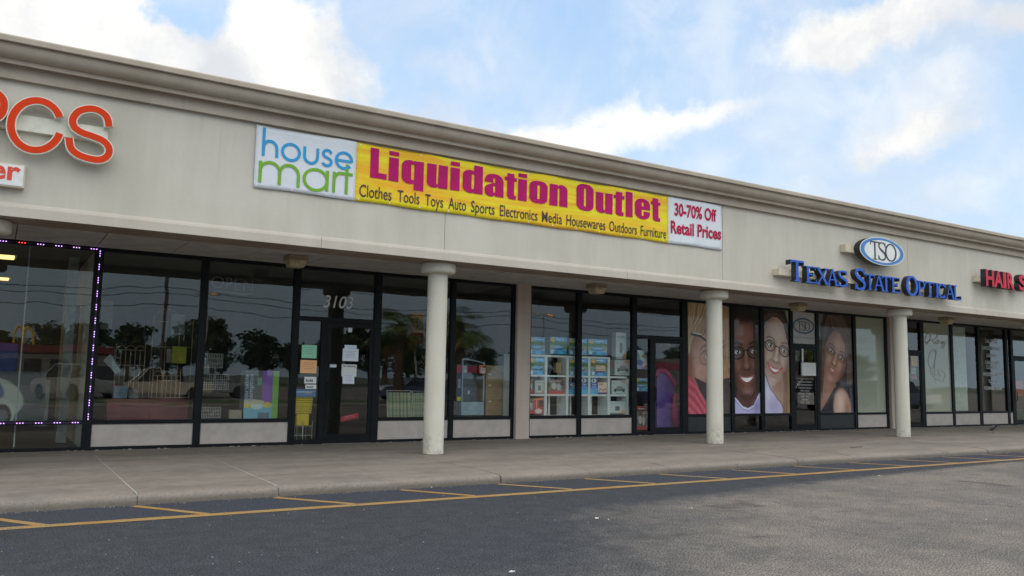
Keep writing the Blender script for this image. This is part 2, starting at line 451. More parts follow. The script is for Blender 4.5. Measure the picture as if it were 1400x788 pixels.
def print_mesh(name, P, w, h, d=.002, side=None):
    """box w x h x d with its origin at the bottom left of the front; the print covers the front"""
    nx, ny = P.nx, P.ny
    X, Z = np.meshgrid(np.linspace(0, w, nx), np.linspace(0, h, ny))
    v = np.stack([X.ravel(), np.zeros(X.size), Z.ravel()], 1).tolist()
    i = np.arange(nx*ny).reshape(ny, nx)
    f = np.stack([i[:-1, :-1].ravel(), i[:-1, 1:].ravel(), i[1:, 1:].ravel(), i[1:, :-1].ravel()], 1).tolist()
    col = P.c.reshape(-1, 3)
    b = len(v); v += [(0, 0, 0), (w, 0, 0), (w, 0, h), (0, 0, h), (0, d, 0), (w, d, 0), (w, d, h), (0, d, h)]
    f += [[b, b+4, b+5, b+1], [b+1, b+5, b+6, b+2], [b+2, b+6, b+7, b+3], [b+3, b+7, b+4, b], [b+4, b+7, b+6, b+5]]
    sc = np.array(side) if side is not None else col.mean(0)*.8
    col = np.vstack([col, np.repeat(sc[None], 8, 0)])
    me = bpy.data.meshes.new(name); me.from_pydata(v, [], f)
    ca = me.color_attributes.new('print', 'FLOAT_COLOR', 'POINT')
    ca.data.foreach_set('color', np.hstack([col, np.ones((len(col), 1))]).astype(np.float32).ravel())
    return me
def print_obj(name, P, x0, x1, Y, z0, z1, d=.002, mat_=None, parent=None, side=None):
    me = print_mesh(name, P, x1-x0, z1-z0, d, side); me.materials.append(mat_ or M_PRINT)
    return link(name, me, parent, (x0, Y, z0))

# ================================================================== GROUND
def ground_mats():
    m, t, p = newmat('asphalt')
    tcn = t.nodes.new('ShaderNodeTexCoord'); v = tcn.outputs['Object']
    sp = t.nodes.new('ShaderNodeSeparateXYZ'); t.links.new(v, sp.inputs[0]); X, Y = sp.outputs[0], sp.outputs[1]
    # paler warm asphalt to the right, darker and cooler left and along the shops
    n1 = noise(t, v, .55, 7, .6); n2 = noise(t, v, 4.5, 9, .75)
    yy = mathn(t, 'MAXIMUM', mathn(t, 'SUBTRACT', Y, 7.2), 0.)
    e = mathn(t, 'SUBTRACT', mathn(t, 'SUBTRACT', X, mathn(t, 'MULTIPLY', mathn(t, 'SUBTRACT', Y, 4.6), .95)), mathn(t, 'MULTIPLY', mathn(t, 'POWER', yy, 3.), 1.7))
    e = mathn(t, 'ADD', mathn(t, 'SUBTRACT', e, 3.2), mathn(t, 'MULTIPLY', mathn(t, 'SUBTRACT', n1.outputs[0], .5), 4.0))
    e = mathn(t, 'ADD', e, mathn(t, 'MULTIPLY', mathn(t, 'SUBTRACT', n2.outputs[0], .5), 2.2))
    paler = smooth(t, e, -1.3, 3.0)
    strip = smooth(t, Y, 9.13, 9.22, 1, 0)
    paler = mathn(t, 'MULTIPLY', paler, strip)
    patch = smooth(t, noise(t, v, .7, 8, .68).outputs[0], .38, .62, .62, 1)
    paler = mathn(t, 'MULTIPLY', paler, patch)
    g = noise(t, v, 62, 2, .75); g2 = noise(t, v, 26, 4, .65)
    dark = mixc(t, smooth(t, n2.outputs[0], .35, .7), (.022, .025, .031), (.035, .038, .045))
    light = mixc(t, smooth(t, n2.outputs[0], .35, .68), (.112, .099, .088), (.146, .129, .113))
    base = mixc(t, paler, dark, light)
    kerb_tone = mixc(t, mathn(t, 'MULTIPLY', smooth(t, Y, 9.15, 9.3), smooth(t, n2.outputs[0], .3, .7, 1, .6)), base, (.026, .030, .042))
    grain = mixc(t, smooth(t, mathn(t, 'ADD', mathn(t, 'MULTIPLY', g.outputs[0], .75), mathn(t, 'MULTIPLY', noise(t, v, 140, 1, .5).outputs[0], .25)), .38, .64), (.22, .22, .23), (2.7, 2.67, 2.62))
    c = mixc(t, 1.0, kerb_tone, grain, 'MULTIPLY')
    # pale scuffs and bits of grit
    vo = t.nodes.new('ShaderNodeTexVoronoi'); vo.inputs['Scale'].default_value = 7; t.links.new(v, vo.inputs['Vector'])
    fleck = mathn(t, 'MULTIPLY', smooth(t, vo.outputs[0], .03, .08, 1, 0), smooth(t, noise(t, v, 1.3).outputs[0], .5, .6))
    c = mixc(t, mathn(t, 'MULTIPLY', fleck, .75), c, (.42, .41, .38))
    oil = mathn(t, 'MULTIPLY', smooth(t, noise(t, v, .9, 5, .5, .6).outputs[0], .62, .74), .55)
    c = mixc(t, oil, c, (.022, .022, .025))
    cw = t.nodes.new('ShaderNodeTexVoronoi'); cw.feature = 'DISTANCE_TO_EDGE'; cw.inputs['Scale'].default_value = .33
    wv2 = vmath(t, 'ADD', v, vmath(t, 'MULTIPLY', noise(t, v, 1.6, 5, .6).outputs['Color'], (.9, .9, 0)).outputs[0]).outputs[0]; t.links.new(wv2, cw.inputs['Vector'])
    ck = mathn(t, 'MULTIPLY', smooth(t, cw.outputs[0], .0, .007, 1, 0), smooth(t, noise(t, v, .45, 3).outputs[0], .50, .60, 0, .55))
    c = mixc(t, ck, c, (.018, .018, .02))
    t.links.new(c, p.inputs['Base Color']); setp(p, rough=.86, spec=.3)
    b = t.nodes.new('ShaderNodeBump'); b.inputs['Strength'].default_value = 1.; b.inputs['Distance'].default_value = .007
    t.links.new(mathn(t, 'ADD', g.outputs[0], mathn(t, 'MULTIPLY', g2.outputs[0], .8)), b.inputs['Height']); t.links.new(b.outputs[0], p.inputs['Normal'])
    # concrete walk
    m2, t, p = newmat('concrete')
    tcn = t.nodes.new('ShaderNodeTexCoord'); v = tcn.outputs['Object']
    sp = t.nodes.new('ShaderNodeSeparateXYZ'); t.links.new(v, sp.inputs[0])
    mp = t.nodes.new('ShaderNodeMapping'); mp.inputs['Scale'].default_value = (.45, 1.5, 1); t.links.new(v, mp.inputs[0])
    n1 = noise(t, mp.outputs[0], 1.1, 8, .62); n2 = noise(t, v, 5, 7, .65); g = noise(t, v, 110, 4, .65)
    f = mathn(t, 'ADD', mathn(t, 'MULTIPLY', n1.outputs[0], .6), mathn(t, 'MULTIPLY', n2.outputs[0], .4))
    c = mixc(t, smooth(t, f, .36, .64), (.158, .138, .120), (.246, .217, .189))
    edge = mathn(t, 'MULTIPLY', smooth(t, sp.outputs[1], 10.25, 10.75, 1, 0), .75)
    n3 = noise(t, v, 26, 5, .7)
    c = mixc(t, mathn(t, 'MULTIPLY', edge, smooth(t, n3.outputs[0], .4, .6)), c, (.25, .22, .19))
    pits = mathn(t, 'MULTIPLY', smooth(t, sp.outputs[1], 10.25, 10.6, 1, 0), smooth(t, noise(t, v, 48, 3, .6).outputs[0], .56, .66))
    c = mixc(t, mathn(t, 'MULTIPLY', pits, .8), c, (.10, .085, .07))
    curbdirt = mathn(t, 'MULTIPLY', smooth(t, sp.outputs[2], .015, .10, 1, 0), smooth(t, n2.outputs[0], .3, .6, .6, 1))
    c = mixc(t, mathn(t, 'MULTIPLY', curbdirt, .75), c, (.105, .088, .07))
    stain = smooth(t, noise(t, v, .75, 6, .6, .5).outputs[0], .56, .70)
    c = mixc(t, mathn(t, 'MULTIPLY', stain, .45), c, (.10, .095, .088))
    gum = t.nodes.new('ShaderNodeTexVoronoi'); gum.inputs['Scale'].default_value = 2.1; t.links.new(v, gum.inputs['Vector'])
    c = mixc(t, mathn(t, 'MULTIPLY', smooth(t, gum.outputs[0], .03, .055, 1, 0), .6), c, (.07, .065, .06))
    c = mixc(t, smooth(t, g.outputs[0], .3, .7, 0, .35), c, (.2, .18, .16))
    t.links.new(c, p.inputs['Base Color']); setp(p, rough=.82, spec=.3)
    b = t.nodes.new('ShaderNodeBump'); b.inputs['Strength'].default_value = .5; b.inputs['Distance'].default_value = .006
    t.links.new(mathn(t, 'ADD', g.outputs[0], mathn(t, 'MULTIPLY', n3.outputs[0], .8)), b.inputs['Height']); t.links.new(b.outputs[0], p.inputs['Normal'])
    # worn yellow paint
    m3, t, p = newmat('yellow_paint')
    tcn = t.nodes.new('ShaderNodeTexCoord'); v = tcn.outputs['Object']
    g = noise(t, v, 60, 5, .7); n1 = noise(t, v, 1.7, 6, .65)
    c = mixc(t, smooth(t, n1.outputs[0], .35, .65), (.30, .165, .04), (.37, .235, .075))
    w = mathn(t, 'ADD', g.outputs[0], mathn(t, 'MULTIPLY', n1.outputs[0], .7))
    c = mixc(t, smooth(t, w, .84, 1.02, 0, .75), c, (.085, .08, .075))
    t.links.new(c, p.inputs['Base Color']); setp(p, rough=.75)
    b = t.nodes.new('ShaderNodeBump'); b.inputs['Strength'].default_value = .8; b.inputs['Distance'].default_value = .01
    t.links.new(g.outputs[0], b.inputs['Height']); t.links.new(b.outputs[0], p.inputs['Normal'])
    return m, m2, m3
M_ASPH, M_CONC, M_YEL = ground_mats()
M_FADED = plain('faded_paint', (.42, .31, .17), .75, .25, 30, .5, 60)
M_GRASS = plain('grass', (.055, .085, .022), .9, .45, 3, .8, 40)
M_EARTH = plain('far_ground', (.045, .055, .025), .9, .4, .05)

gr = MB(); 
gr.add([(-400, -400, -.03), (600, -400, -.03), (600, 600, -.03), (-400, 600, -.03)], [(0, 1, 2, 3)])
tag(gr.build('ground', M_EARTH), kind='structure')
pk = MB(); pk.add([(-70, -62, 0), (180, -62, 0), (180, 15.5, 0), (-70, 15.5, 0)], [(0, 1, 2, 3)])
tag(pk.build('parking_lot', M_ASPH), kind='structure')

# sidewalk: one slab per joint, each with its own slightly uneven rounded curb edge
walk = tag(bpy.data.objects.new('sidewalk', None), kind='structure'); COL.objects.link(walk)
JOINT0, STEP = -.13, 1.6
i0, i1 = -9, 38
for i in range(i0, i1):
    a = JOINT0+i*STEP+.004; b = JOINT0+(i+1)*STEP-.004
    st = 12; mb = MB(); prof0 = None; k = 0
    tilt = random.uniform(-.003, .003)
    for q in range(st+1):
        x = a+(b-a)*q/st; end = .006 if q in (0, st) else 0
        j1 = random.uniform(-.012, .012); j2 = random.uniform(-.006, .006)
        hz = .115+j2+tilt; fy = 10.28+j1
        prof = [(fy+end, -.04), (fy+.004+end, .03), (fy+.012+end, hz-.055-end), (fy+.03, hz-.022-end), (fy+.075, hz-.004-end), (fy+.16, hz+.002-end), (fy+.55, .123+tilt), (12.6, .130+tilt*.5), (15.2, .138), (16.2, .14), (16.2, -.04)]
        k = len(prof); mb.v += [(x, y, z) for y, z in prof]
    for q in range(st):
        for r_ in range(k-1): mb.f.append([q*k+r_, q*k+r_+1, (q+1)*k+r_+1, (q+1)*k+r_]); mb.mi.append(0)
    mb.f += [list(range(k))[::-1], list(range(st*k, st*k+k))]; mb.mi += [0, 0]
    mb.build('concrete_slab', M_CONC, walk, smooth_=True)
jm = MB()
M_SEAL = plain('joint_sealant', (.42, .41, .385), .7, .15, 20)
M_GAP = plain('joint_dirt', (.06, .055, .05), .9)
for xj in (1.47, 3.07):
    pts = [(xj+random.uniform(-.003, .003), 10.34+q*.28) for q in range(18)]
    s_ = MB()
    for (x0_, y0_), (x1_, y1_) in zip(pts[:-1], pts[1:]):
        z0_ = .118+.012*(y0_-10.34)/5.; z1_ = .118+.012*(y1_-10.34)/5.
        s_.add([(x0_-.005, y0_, z0_+.007), (x0_+.005, y0_, z0_+.007), (x1_+.005, y1_, z1_+.007), (x1_-.005, y1_, z1_+.007), (x0_-.008, y0_, z0_-.02), (x0_+.008, y0_, z0_-.02), (x1_+.008, y1_, z1_-.02), (x1_-.008, y1_, z1_-.02)],
               [(0, 1, 2, 3), (0, 4, 5, 1), (1, 5, 6, 2), (3, 2, 6, 7), (0, 3, 7, 4)])
    s_.build('joint_sealant', M_SEAL, walk)

# grit and leaf crumbs gathered in the gutter and along the shop fronts
gg = MB()
for q in range(900):
    x = random.uniform(-3, 26); y = 10.27-abs(random.gauss(0, .05)) if q % 3 else random.uniform(5.5, 10.2)
    a = random.uniform(.003, .010)
    gg.add([(x-a, y, .001), (x+a*.4, y-a, .001), (x+a, y+a*.5, .001), (x, y, .001+a*.9)], [(0, 1, 3), (1, 2, 3), (2, 0, 3), (0, 2, 1)])
tag(gg.build('gutter_grit', plain('grit', (.26, .22, .17), .9, .5, 60)), kind='stuff')

# painted markings
mark = tag(bpy.data.objects.new('road_markings', None), kind='structure'); COL.objects.link(mark)
def strip(pts, w, z, name, mt):
    mb = MB(); P = [Vector(p) for p in pts]
    for i, p in enumerate(P):
        d = (P[min(i+1, len(P)-1)]-P[max(0, i-1)]).normalized(); n_ = Vector((-d.y, d.x))*w/2
        jl, jr = random.uniform(-.006, .006), random.uniform(-.006, .006)
        mb.v += [(p.x+n_.x, p.y+n_.y+jl, z), (p.x-n_.x, p.y-n_.y+jr, z)]
    for i in range(len(P)-1): mb.f.append([2*i, 2*i+1, 2*i+3, 2*i+2]); mb.mi.append(0)
    return mb.build(name, mt, mark)
strip([(-20+i*.5, 9.25+.02*math.sin(i*.5*.4)) for i in range(150)], .155, .004, 'edge_line', M_YEL)
for (xa, xb) in [(-7.6, -6.9), (-6.1, -5.4), (-4.6, -3.95), (-3.0, -2.35), (-1.5, -.9), (-.1, .51), (1.43, 2.03), (3.0, 3.68), (4.67, 5.29), (6.17, 6.82), (7.71, 8.32), (9.22, 9.80), (10.85, 11.4), (12.45, 13.0), (14.05, 14.65), (15.6, 16.2), (17.15, 17.75), (18.7, 19.3), (20.3, 20.9), (21.9, 22.5), (23.5, 24.1)]:
    strip([(xa+(xb-xa)*q/8, 10.22-(10.22-9.33)*q/8) for q in range(9)], .10, .0025 if False else .003, 'stall_line', M_YEL)
# faint old markings further out
strip([(9.4+.25*q, 6.55-.09*q) for q in range(8)], .12, .002, 'worn_line', M_FADED) if False else None

# ================================================================== BUILDING
XL, XR = -20., 62.
bld = thing('shopping_strip', 'long beige stucco shopping strip with deep cornice, round columns and dark glass storefronts', 'building')
YF, YS = 12.90, 16.0
ZU, ZB, ZT = 3.54, 3.73, 5.43     # beam underside, top of the lower band, underside of the cornice
seams = [6.59+6.9*k for k in range(-4, 9)]
es = [XL]+seams+[XR]
for a, b in zip(es[:-1], es[1:]):
    box('fascia_panel', M_FASCIA, a+.0035, b-.0035, YF, YF+.08, ZB-.02, ZT+.05, bld, bevel=.004)
box('fascia_backing', M_GAP, XL, XR, YF+.083, YF+.30, ZB+.02, ZT+.2, bld)
bs = [XL]+[4.34+6.4*k for k in range(-3, 9)]+[XR]
for a, b in zip(bs[:-1], bs[1:]):
    jy = random.uniform(-.002, .002)
    MB().extrude_x([(YF-.035+jy, ZU), (YF+.30, ZU), (YF+.30, ZB-.03), (YF-.003, ZB-.03), (YF-.003, ZB+.004), (YF-.022+jy, ZB-.025), (YF-.035+jy, ZB-.06)][::-1], a+.003, b-.003).build('fascia_band', M_BAND, bld)
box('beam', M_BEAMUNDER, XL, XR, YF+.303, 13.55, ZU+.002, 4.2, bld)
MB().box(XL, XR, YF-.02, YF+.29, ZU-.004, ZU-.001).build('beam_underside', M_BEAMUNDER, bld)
# cornice
cyma = []
for q in range(15):
    u = R(90)*q/14.; cyma.append((12.556+.130*(1-math.cos(u)), 5.808-.155*math.sin(u)))
cy_prof = [(12.50, 5.895), (12.50, 5.832), (12.506, 5.824), (12.522, 5.822), (12.526, 5.855), (12.548, 5.857), (12.552, 5.810)]+cyma+[(12.690, 5.652), (12.700, 5.648), (12.700, 5.592), (12.708, 5.586), (12.722, 5.585), (12.728, 5.632), (12.806, 5.632), (12.814, 5.588), (12.820, 5.582), (12.820, 5.418), (12.828, 5.412), (12.842, 5.411), (12.846, 5.440), (12.885, 5.440), (YF+.02, 5.437)]+[(YF+.02, 5.60), (13.4, 5.70), (13.4, 5.925), (12.54, 5.927), (12.51, 5.915)]
MB().extrude_x(cy_prof, XL, XR).build('cornice', M_CORN, bld)
# roof, back, ends, floors
M_ROOF = plain('roof_membrane', (.35, .34, .33), .8)
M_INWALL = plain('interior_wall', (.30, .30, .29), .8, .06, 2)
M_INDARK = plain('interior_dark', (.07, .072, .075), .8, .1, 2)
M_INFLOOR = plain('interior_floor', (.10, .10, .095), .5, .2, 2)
M_INCEIL = plain('interior_ceiling', (.20, .20, .19), .8, .05, 2)
box('roof', M_ROOF, XL, XR, 13.41, 40, 4.9, 5.1, bld)
box('back_wall', M_PIER, XL, XR, 39.7, 40, -.02, 4.89, bld)
box('end_wall', M_PIER, XL, XL+.3, 16.2, 39.69, -.02, 4.89, bld)
box('end_wall', M_PIER, XR-.3, XR, 16.2, 39.69, -.02, 4.89, bld)
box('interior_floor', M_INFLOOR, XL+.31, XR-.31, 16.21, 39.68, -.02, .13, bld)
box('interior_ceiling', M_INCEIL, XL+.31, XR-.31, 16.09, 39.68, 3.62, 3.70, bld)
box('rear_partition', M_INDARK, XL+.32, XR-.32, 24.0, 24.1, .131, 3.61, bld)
box('party_wall', M_IVORY, 1.36, 1.47, 16.10, 23.9, .131, 3.61, bld)
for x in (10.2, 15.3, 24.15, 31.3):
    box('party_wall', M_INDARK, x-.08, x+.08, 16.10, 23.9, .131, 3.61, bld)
box('window_head_infill', M_GRID, XL, XR, 15.95, 16.08, 3.72, 4.85, bld)

# soffit of lay-in panels
sof = MB().box(XL, XR, 13.552, 15.948, 3.70, 3.715).build('soffit', M_GRID, bld)
tile_me = {}
for v_ in range(3):
    mb = MB(); w_ = 1.206; nx, ny = 4, 4; sag = (.0, .004, .007)[v_]
    for j in range(ny+1):
        for i in range(nx+1):
            s_ = sag*math.sin(math.pi*i/nx)*math.sin(math.pi*j/ny)
            mb.v.append((w_*i/nx, w_*.98*j/ny, -s_))
    for j in range(ny):
        for i in range(nx): mb.f.append([j*(nx+1)+i, (j+1)*(nx+1)+i, (j+1)*(nx+1)+i+1, j*(nx+1)+i+1]); mb.mi.append(0)
    mb.box(0, w_, 0, w_*.98, .003, .02)
    o = mb.build('soffit_tile', M_TILE, sof, (0, 0, 0)); tile_me[v_] = o.data; bpy.data.objects.remove(o)
x = -8.4
while x < 45:
    for yy in (13.56, 14.755):
        o = link('soffit_tile', tile_me[random.randrange(3)], sof, (x, yy, 3.642+random.uniform(-.003, .003)))
        o.rotation_euler = (random.uniform(-.0012, .0012), random.uniform(-.0012, .0012), 0)
    x += 1.22

# columns
sh = MB().lathe([(.186, .10), (.184, .16), (.182, 1.5), (.180, 3.36)], n=40).build('shaft', M_COLUMN, None, smooth_=True)
cp = MB().lathe([(.19, 3.345), (.275, 3.352), (.305, 3.368), (.318, 3.392), (.322, 3.41), (.322, 3.50), (.316, 3.525), (.30, 3.535)], n=40).build('capital', M_COLUMN, None, smooth_=True)
shm, cpm = sh.data, cp.data; bpy.data.objects.remove(sh); bpy.data.objects.remove(cp)
bj = MB().lathe([(.18, .126), (.196, .1265), (.192, .140), (.18, .1415)], n=28)
bj.v = [(x*(1+random.uniform(-.02, .02)), y*(1+random.uniform(-.02, .02)), z) for x, y, z in bj.v]
bj = bj.build('base_joint', M_GAP); bjm = bj.data; bpy.data.objects.remove(bj)
COLX = [6.71+6.97*k for k in range(-3, 7)]
for cx_ in COLX:
    e = bpy.data.objects.new('column', None); COL.objects.link(e); e.parent = bld; e.location = (cx_, 13.36, 0)
    e.rotation_euler = (0, 0, random.uniform(0, 6))
    link('shaft', shm, e); link('capital', cpm, e); link('base_joint', bjm, e)
# stucco piers between the shops
for a, b in ((10.015, 10.385), (23.98, 24.40), (-9.6, -9.2), (45.0, 45.4)):
    box('pier', M_PIER, a, b, 15.86, 16.12, .10, 3.70, bld, bevel=.01)

# ---------------------------------------------------------------- storefront
ZH0, ZH1, ZS0, ZS1, ZG0, ZG1 = 3.577, 3.70, .578, .645, .12, .195
FY0, FY1 = 15.945, 16.055
MW = .13
def members(spec):
    mb = MB()
    for b in spec: mb.box(*b)
    return mb
def pane(parent, x0, x1, z0, z1, mt=None, name='pane', y=16.0):
    mb = MB(); mb.box(x0-.012, x1+.012, y-.004, y+.004, z0-.012, z1+.012)
    o = mb.build(name, mt or M_GLASS, parent); o.visible_shadow = True
    return o
def window(xa, xb, style='bulk', wl=MW, glass=None, wr=0.):
    """bay from mullion centre xa to mullion centre xb; owns its left mullion"""
    x0, x1 = xa+wl/2, xb-MW/2
    sp = [(xa-wl/2, x0, FY0, FY1, ZG0, ZH1), (x0, x1, FY0+.004, FY1, ZH0, ZH1), (x0, x1, FY0+.004, FY1, ZG0, ZG1), (x0, x1, FY0+.006, FY1, ZS0, ZS1)]
    if wr: sp.append((xb-MW/2, xb-MW/2+wr, FY0, FY1, ZG0, ZH1))
    w = members(sp).build('window', M_FRAME, bld)
    pane(w, x0, x1, ZS1, ZH0, glass)
    if style == 'bulk': box('bulkhead_panel', M_BULK, x0+.001, x1-.001, 15.975, 16.03, ZG1+.001, ZS0-.001, w)
    elif style == 'dark': box('bulkhead_panel', M_DARKPANEL, x0+.001, x1-.001, 15.975, 16.03, ZG1+.001, ZS0-.001, w)
    else: pane(w, x0, x1, ZG1, ZS0, M_GLASS, 'lower_pane')
    return w
def door(xa, xb, side=None, glass=None, transom_glass=True, wr=0., dz=0., wl=MW):
    """door bay; side = x of the jamb between sidelight and leaf"""
    x0, x1 = xa+wl/2, xb-MW/2; zt0, zt1 = 2.55+dz, 2.64+dz
    sp = [(xa-wl/2, x0, FY0, FY1, ZG0, ZH1), (x0, x1, FY0+.004, FY1, ZH0, ZH1), (x0, x1, FY0+.004, FY1, zt0, zt1)]
    lx0 = x0
    if side:
        sp += [(side-.05, side+.05, FY0+.002, FY1, ZG0, zt0), (x0, side-.05, FY0+.004, FY1, ZG0, ZG0+.11)]; lx0 = side+.05
    if wr: sp.append((xb-MW/2, xb-MW/2+wr, FY0, FY1, ZG0, ZH1))
    fr = members(sp).build('entrance_frame', M_FRAME, bld)
    if transom_glass: pane(fr, x0, x1, zt1, ZH0, M_GLASSDOOR, 'transom_pane')
    if side: pane(fr, x0, side-.05, ZG0+.11, zt0, M_GLASSDOOR, 'sidelight_pane')
    d0, d1 = lx0+.006, x1-.006; zb_, ztop = .150, zt0-.006; yf = FY0+.012
    lf = members([(d0, d0+.085, yf, yf+.045, zb_, ztop), (d1-.085, d1, yf, yf+.045, zb_, ztop), (d0+.085, d1-.085, yf+.001, yf+.044, ztop-.09, ztop), (d0+.085, d1-.085, yf+.001, yf+.044, zb_, zb_+.17)]).build('door', M_FRAME, bld)
    pane(lf, d0+.085, d1-.085, zb_+.17, ztop-.09, glass or M_GLASSDOOR, y=yf+.022)
    h = MB(); hx = d0+.05
    h.tube([(hx, yf-.002, 1.0), (hx, yf-.055, 1.02), (hx, yf-.055, 1.32), (hx, yf-.002, 1.34)], .012)
    h.build('door_handle', M_FRAME, lf)
    box('threshold', M_CHROME, x0 if not side else lx0, x1, FY0-.03, FY1, ZG0+.005, ZG0+.024, fr)
    return fr, lf
# left shop: glass to the floor
xs = [-9.13, -7.4, -5.65, -3.9, -2.15, -.42, 1.41]
for a, b in zip(xs[:-1], xs[1:]): window(a, b, 'full')
window(1.41, 3.20, wl=.145); window(3.20, 4.945)
door(4.945, 6.66, side=5.52)
window(6.66, 8.42, wl=.15); window(8.42, 10.01-.0, wl=.115, wr=.07)
window(10.42, 11.85, wl=.06); window(11.85, 13.56)
door(13.56, 15.27, side=14.12, wl=.15)
window(15.27, 17.03, 'dark', wl=.20); window(17.03, 18.21, 'full'); window(18.21, 19.44, 'full', wl=.15)
door(19.44, 20.58, transom_glass=True)
window(20.58, 22.33, 'dark'); window(22.33, 23.92, 'bulk', glass=M_FROST, wr=.10)
door(24.47, 25.85, wl=.10)
window(25.85, 27.58, 'bulk', wl=.20, glass=M_FROST); window(27.58, 29.26, 'bulk'); window(29.26, 31.06, 'bulk', wl=.17)
window(31.06, 31.42, 'bulk', wl=.14)
door(31.42, 32.95, wl=.15)
xs = [32.95, 34.7, 36.45, 38.2, 39.95, 41.7, 43.4, 44.97]
for a, b in zip(xs[:-1], xs[1:]): window(a, b, 'bulk')
# crumbs of mortar and caulk under the frames
cr = MB()
for q in range(200):
    x = random.uniform(-4, 34); s_ = random.uniform(.006, .018)
    y = 15.93-random.uniform(0, .025); z = .139
    cr.box(x, x+s_*random.uniform(1, 3.5), y-s_, y, z, z+s_*.7)
tag(cr.build('mortar_crumbs', M_SEAL, bld), kind='stuff')

# ================================================================== SOFFIT LIGHTS
for k, xq in enumerate((-9.4, -2.44, 4.51, 11.42, 18.26, 25.25, 32.2)):
    desc = ['', 'left of the party shop', 'over the mullion beside door 3103', 'above the shelves of boxed toys', 'above the white oval panel of the optician door', 'between the two pale curtained windows', 'beyond the last window in view'][k]
    if k == 0: continue
    t = thing('soffit_light', 'square tapered soffit light with yellowed lens '+desc, 'light', (xq, 14.75, 0), 0, 'soffit lights under the walkway roof')
    mb = MB(); w0, w1 = .155, .175
    mb.box(-w1, w1, -w1, w1, 3.575, 3.632); mb.box(-w1-.012, w1+.012, -w1-.012, w1+.012, 3.556, 3.574)
    mb.build('lamp_housing', M_LENSTOP, t, bevel=.006)
    a, b = .165, .125
    mb = MB().add([(-a, -a, 3.555), (a, -a, 3.555), (a, a, 3.555), (-a, a, 3.555), (-b, -b, 3.425), (b, -b, 3.425), (b, b, 3.425), (-b, b, 3.425)],
                  [(0, 1, 2, 3), (4, 7, 6, 5), (0, 4, 5, 1), (1, 5, 6, 2), (2, 6, 7, 3), (3, 7, 4, 0)])
    mb.build('lens', M_LENS, t, bevel=.01)

# ================================================================== BANNER
def ripple(X, Z):
    return .010*np.sin(X*3.1+Z*1.7)*np.cos(Z*2.3+.5)+.0045*np.sin(X*7.7-Z*3.5)+.001*np.sin(X*17+Z*7)*np.sin(X*1.3+.4)
BX0, BXM, BXN, BX1, BZ0, BZ1 = 3.215, 4.88, 11.85, 13.435, 4.39, 5.385
YB = 12.868
def vinyl(name, f):
    m, t, p = newmat(name); tcn = t.nodes.new('ShaderNodeTexCoord'); v = tcn.outputs['Object']
    f(t, p, v); setp(p, rough=.55, spec=.2)
    b = t.nodes.new('ShaderNodeBump'); b.inputs['Strength'].default_value = .6; b.inputs['Distance'].default_value = .03
    mp = t.nodes.new('ShaderNodeMapping'); mp.inputs['Scale'].default_value = (1.2, 1, 1.0); mp.inputs['Rotation'].default_value = (0, .5, 0); t.links.new(v, mp.inputs[0])
    t.links.new(noise(t, mp.outputs[0], 2.4, 3, .45, .8).outputs[0], b.inputs['Height']); t.links.new(b.outputs[0], p.inputs['Normal'])
    return m
def f_y(t, p, v):
    mp = t.nodes.new('ShaderNodeMapping'); mp.inputs['Scale'].default_value = (.16, 1, 2.6); mp.inputs['Rotation'].default_value = (0, -.05, 0); t.links.new(v, mp.inputs[0])
    n = noise(t, mp.outputs[0], 1.9, 6, .62, .7)
    t.links.new(mixc(t, smooth(t, n.outputs[0], .36, .62), (.86, .44, .03), (.84, .72, .03)), p.inputs['Base Color'])
def f_w(t, p, v):
    n = noise(t, v, 1.1, 4); t.links.new(mixc(t, n.outputs[0], (.66, .70, .78), (.74, .77, .82)), p.inputs['Base Color'])
V_Y = vinyl('yellow_banner_vinyl', f_y); V_W = vinyl('white_banner_vinyl', f_w)
M_CYAN = plain('blue_print', (.045, .33, .66), .6, .03, spec=.15); M_GREEN = plain('green_print', (.19, .42, .045), .6, .03, spec=.15)
M_MAG = plain('magenta_print', (.46, .010, .14), .6, .05, spec=.15); M_CRIM = plain('crimson_print', (.47, .018, .07), .6, .04, spec=.15); M_INK = plain('black_print', (.035, .03, .03), .5)
ban = thing('vinyl_banner', 'long yellow and white vinyl banner reading house mart Liquidation Outlet hung across the stucco fascia', 'banner')
def banner_piece(name, x0, x1, mt):
    nx = int((x1-x0)/.07)+1; nz = 15
    X, Z = np.meshgrid(np.linspace(x0, x1, nx), np.linspace(BZ0, BZ1, nz))
    # edges sag a little between the grommets
    Zs = Z+.006*np.sin(X*4.4)*((Z-BZ0)/(BZ1-BZ0)*2-1)
    Y = YB+ripple(X, Z)
    fr = np.stack([X, Y, Zs], -1).reshape(-1, 3); bk = fr+[0, .003, 0]
    i = np.arange(nx*nz).reshape(nz, nx); n = nx*nz
    f = np.stack([i[:-1, :-1].ravel(), i[:-1, 1:].ravel(), i[1:, 1:].ravel(), i[1:, :-1].ravel()], 1).tolist()
    f += [[a[0]+n, a[3]+n, a[2]+n, a[1]+n] for a in f[:]]
    loop = list(i[0, :])+list(i[1:, -1])+list(i[-1, -2::-1])+list(i[-2:0:-1, 0])
    loop = [int(q) for q in loop]
    for a, b in zip(loop, loop[1:]+loop[:1]): f.append([a, a+n, b+n, b])
    me = bpy.data.meshes.new(name); me.from_pydata(np.vstack([fr, bk]).tolist(), [], f); me.materials.append(mt)
    for p_ in me.polygons: p_.use_smooth = True
    return link(name, me, ban)
banner_piece('white_panel', BX0, BXM, V_W); banner_piece('yellow_panel', BXM, BXN, V_Y); banner_piece('white_panel', BXN, BX1, V_W)
gm = MB()
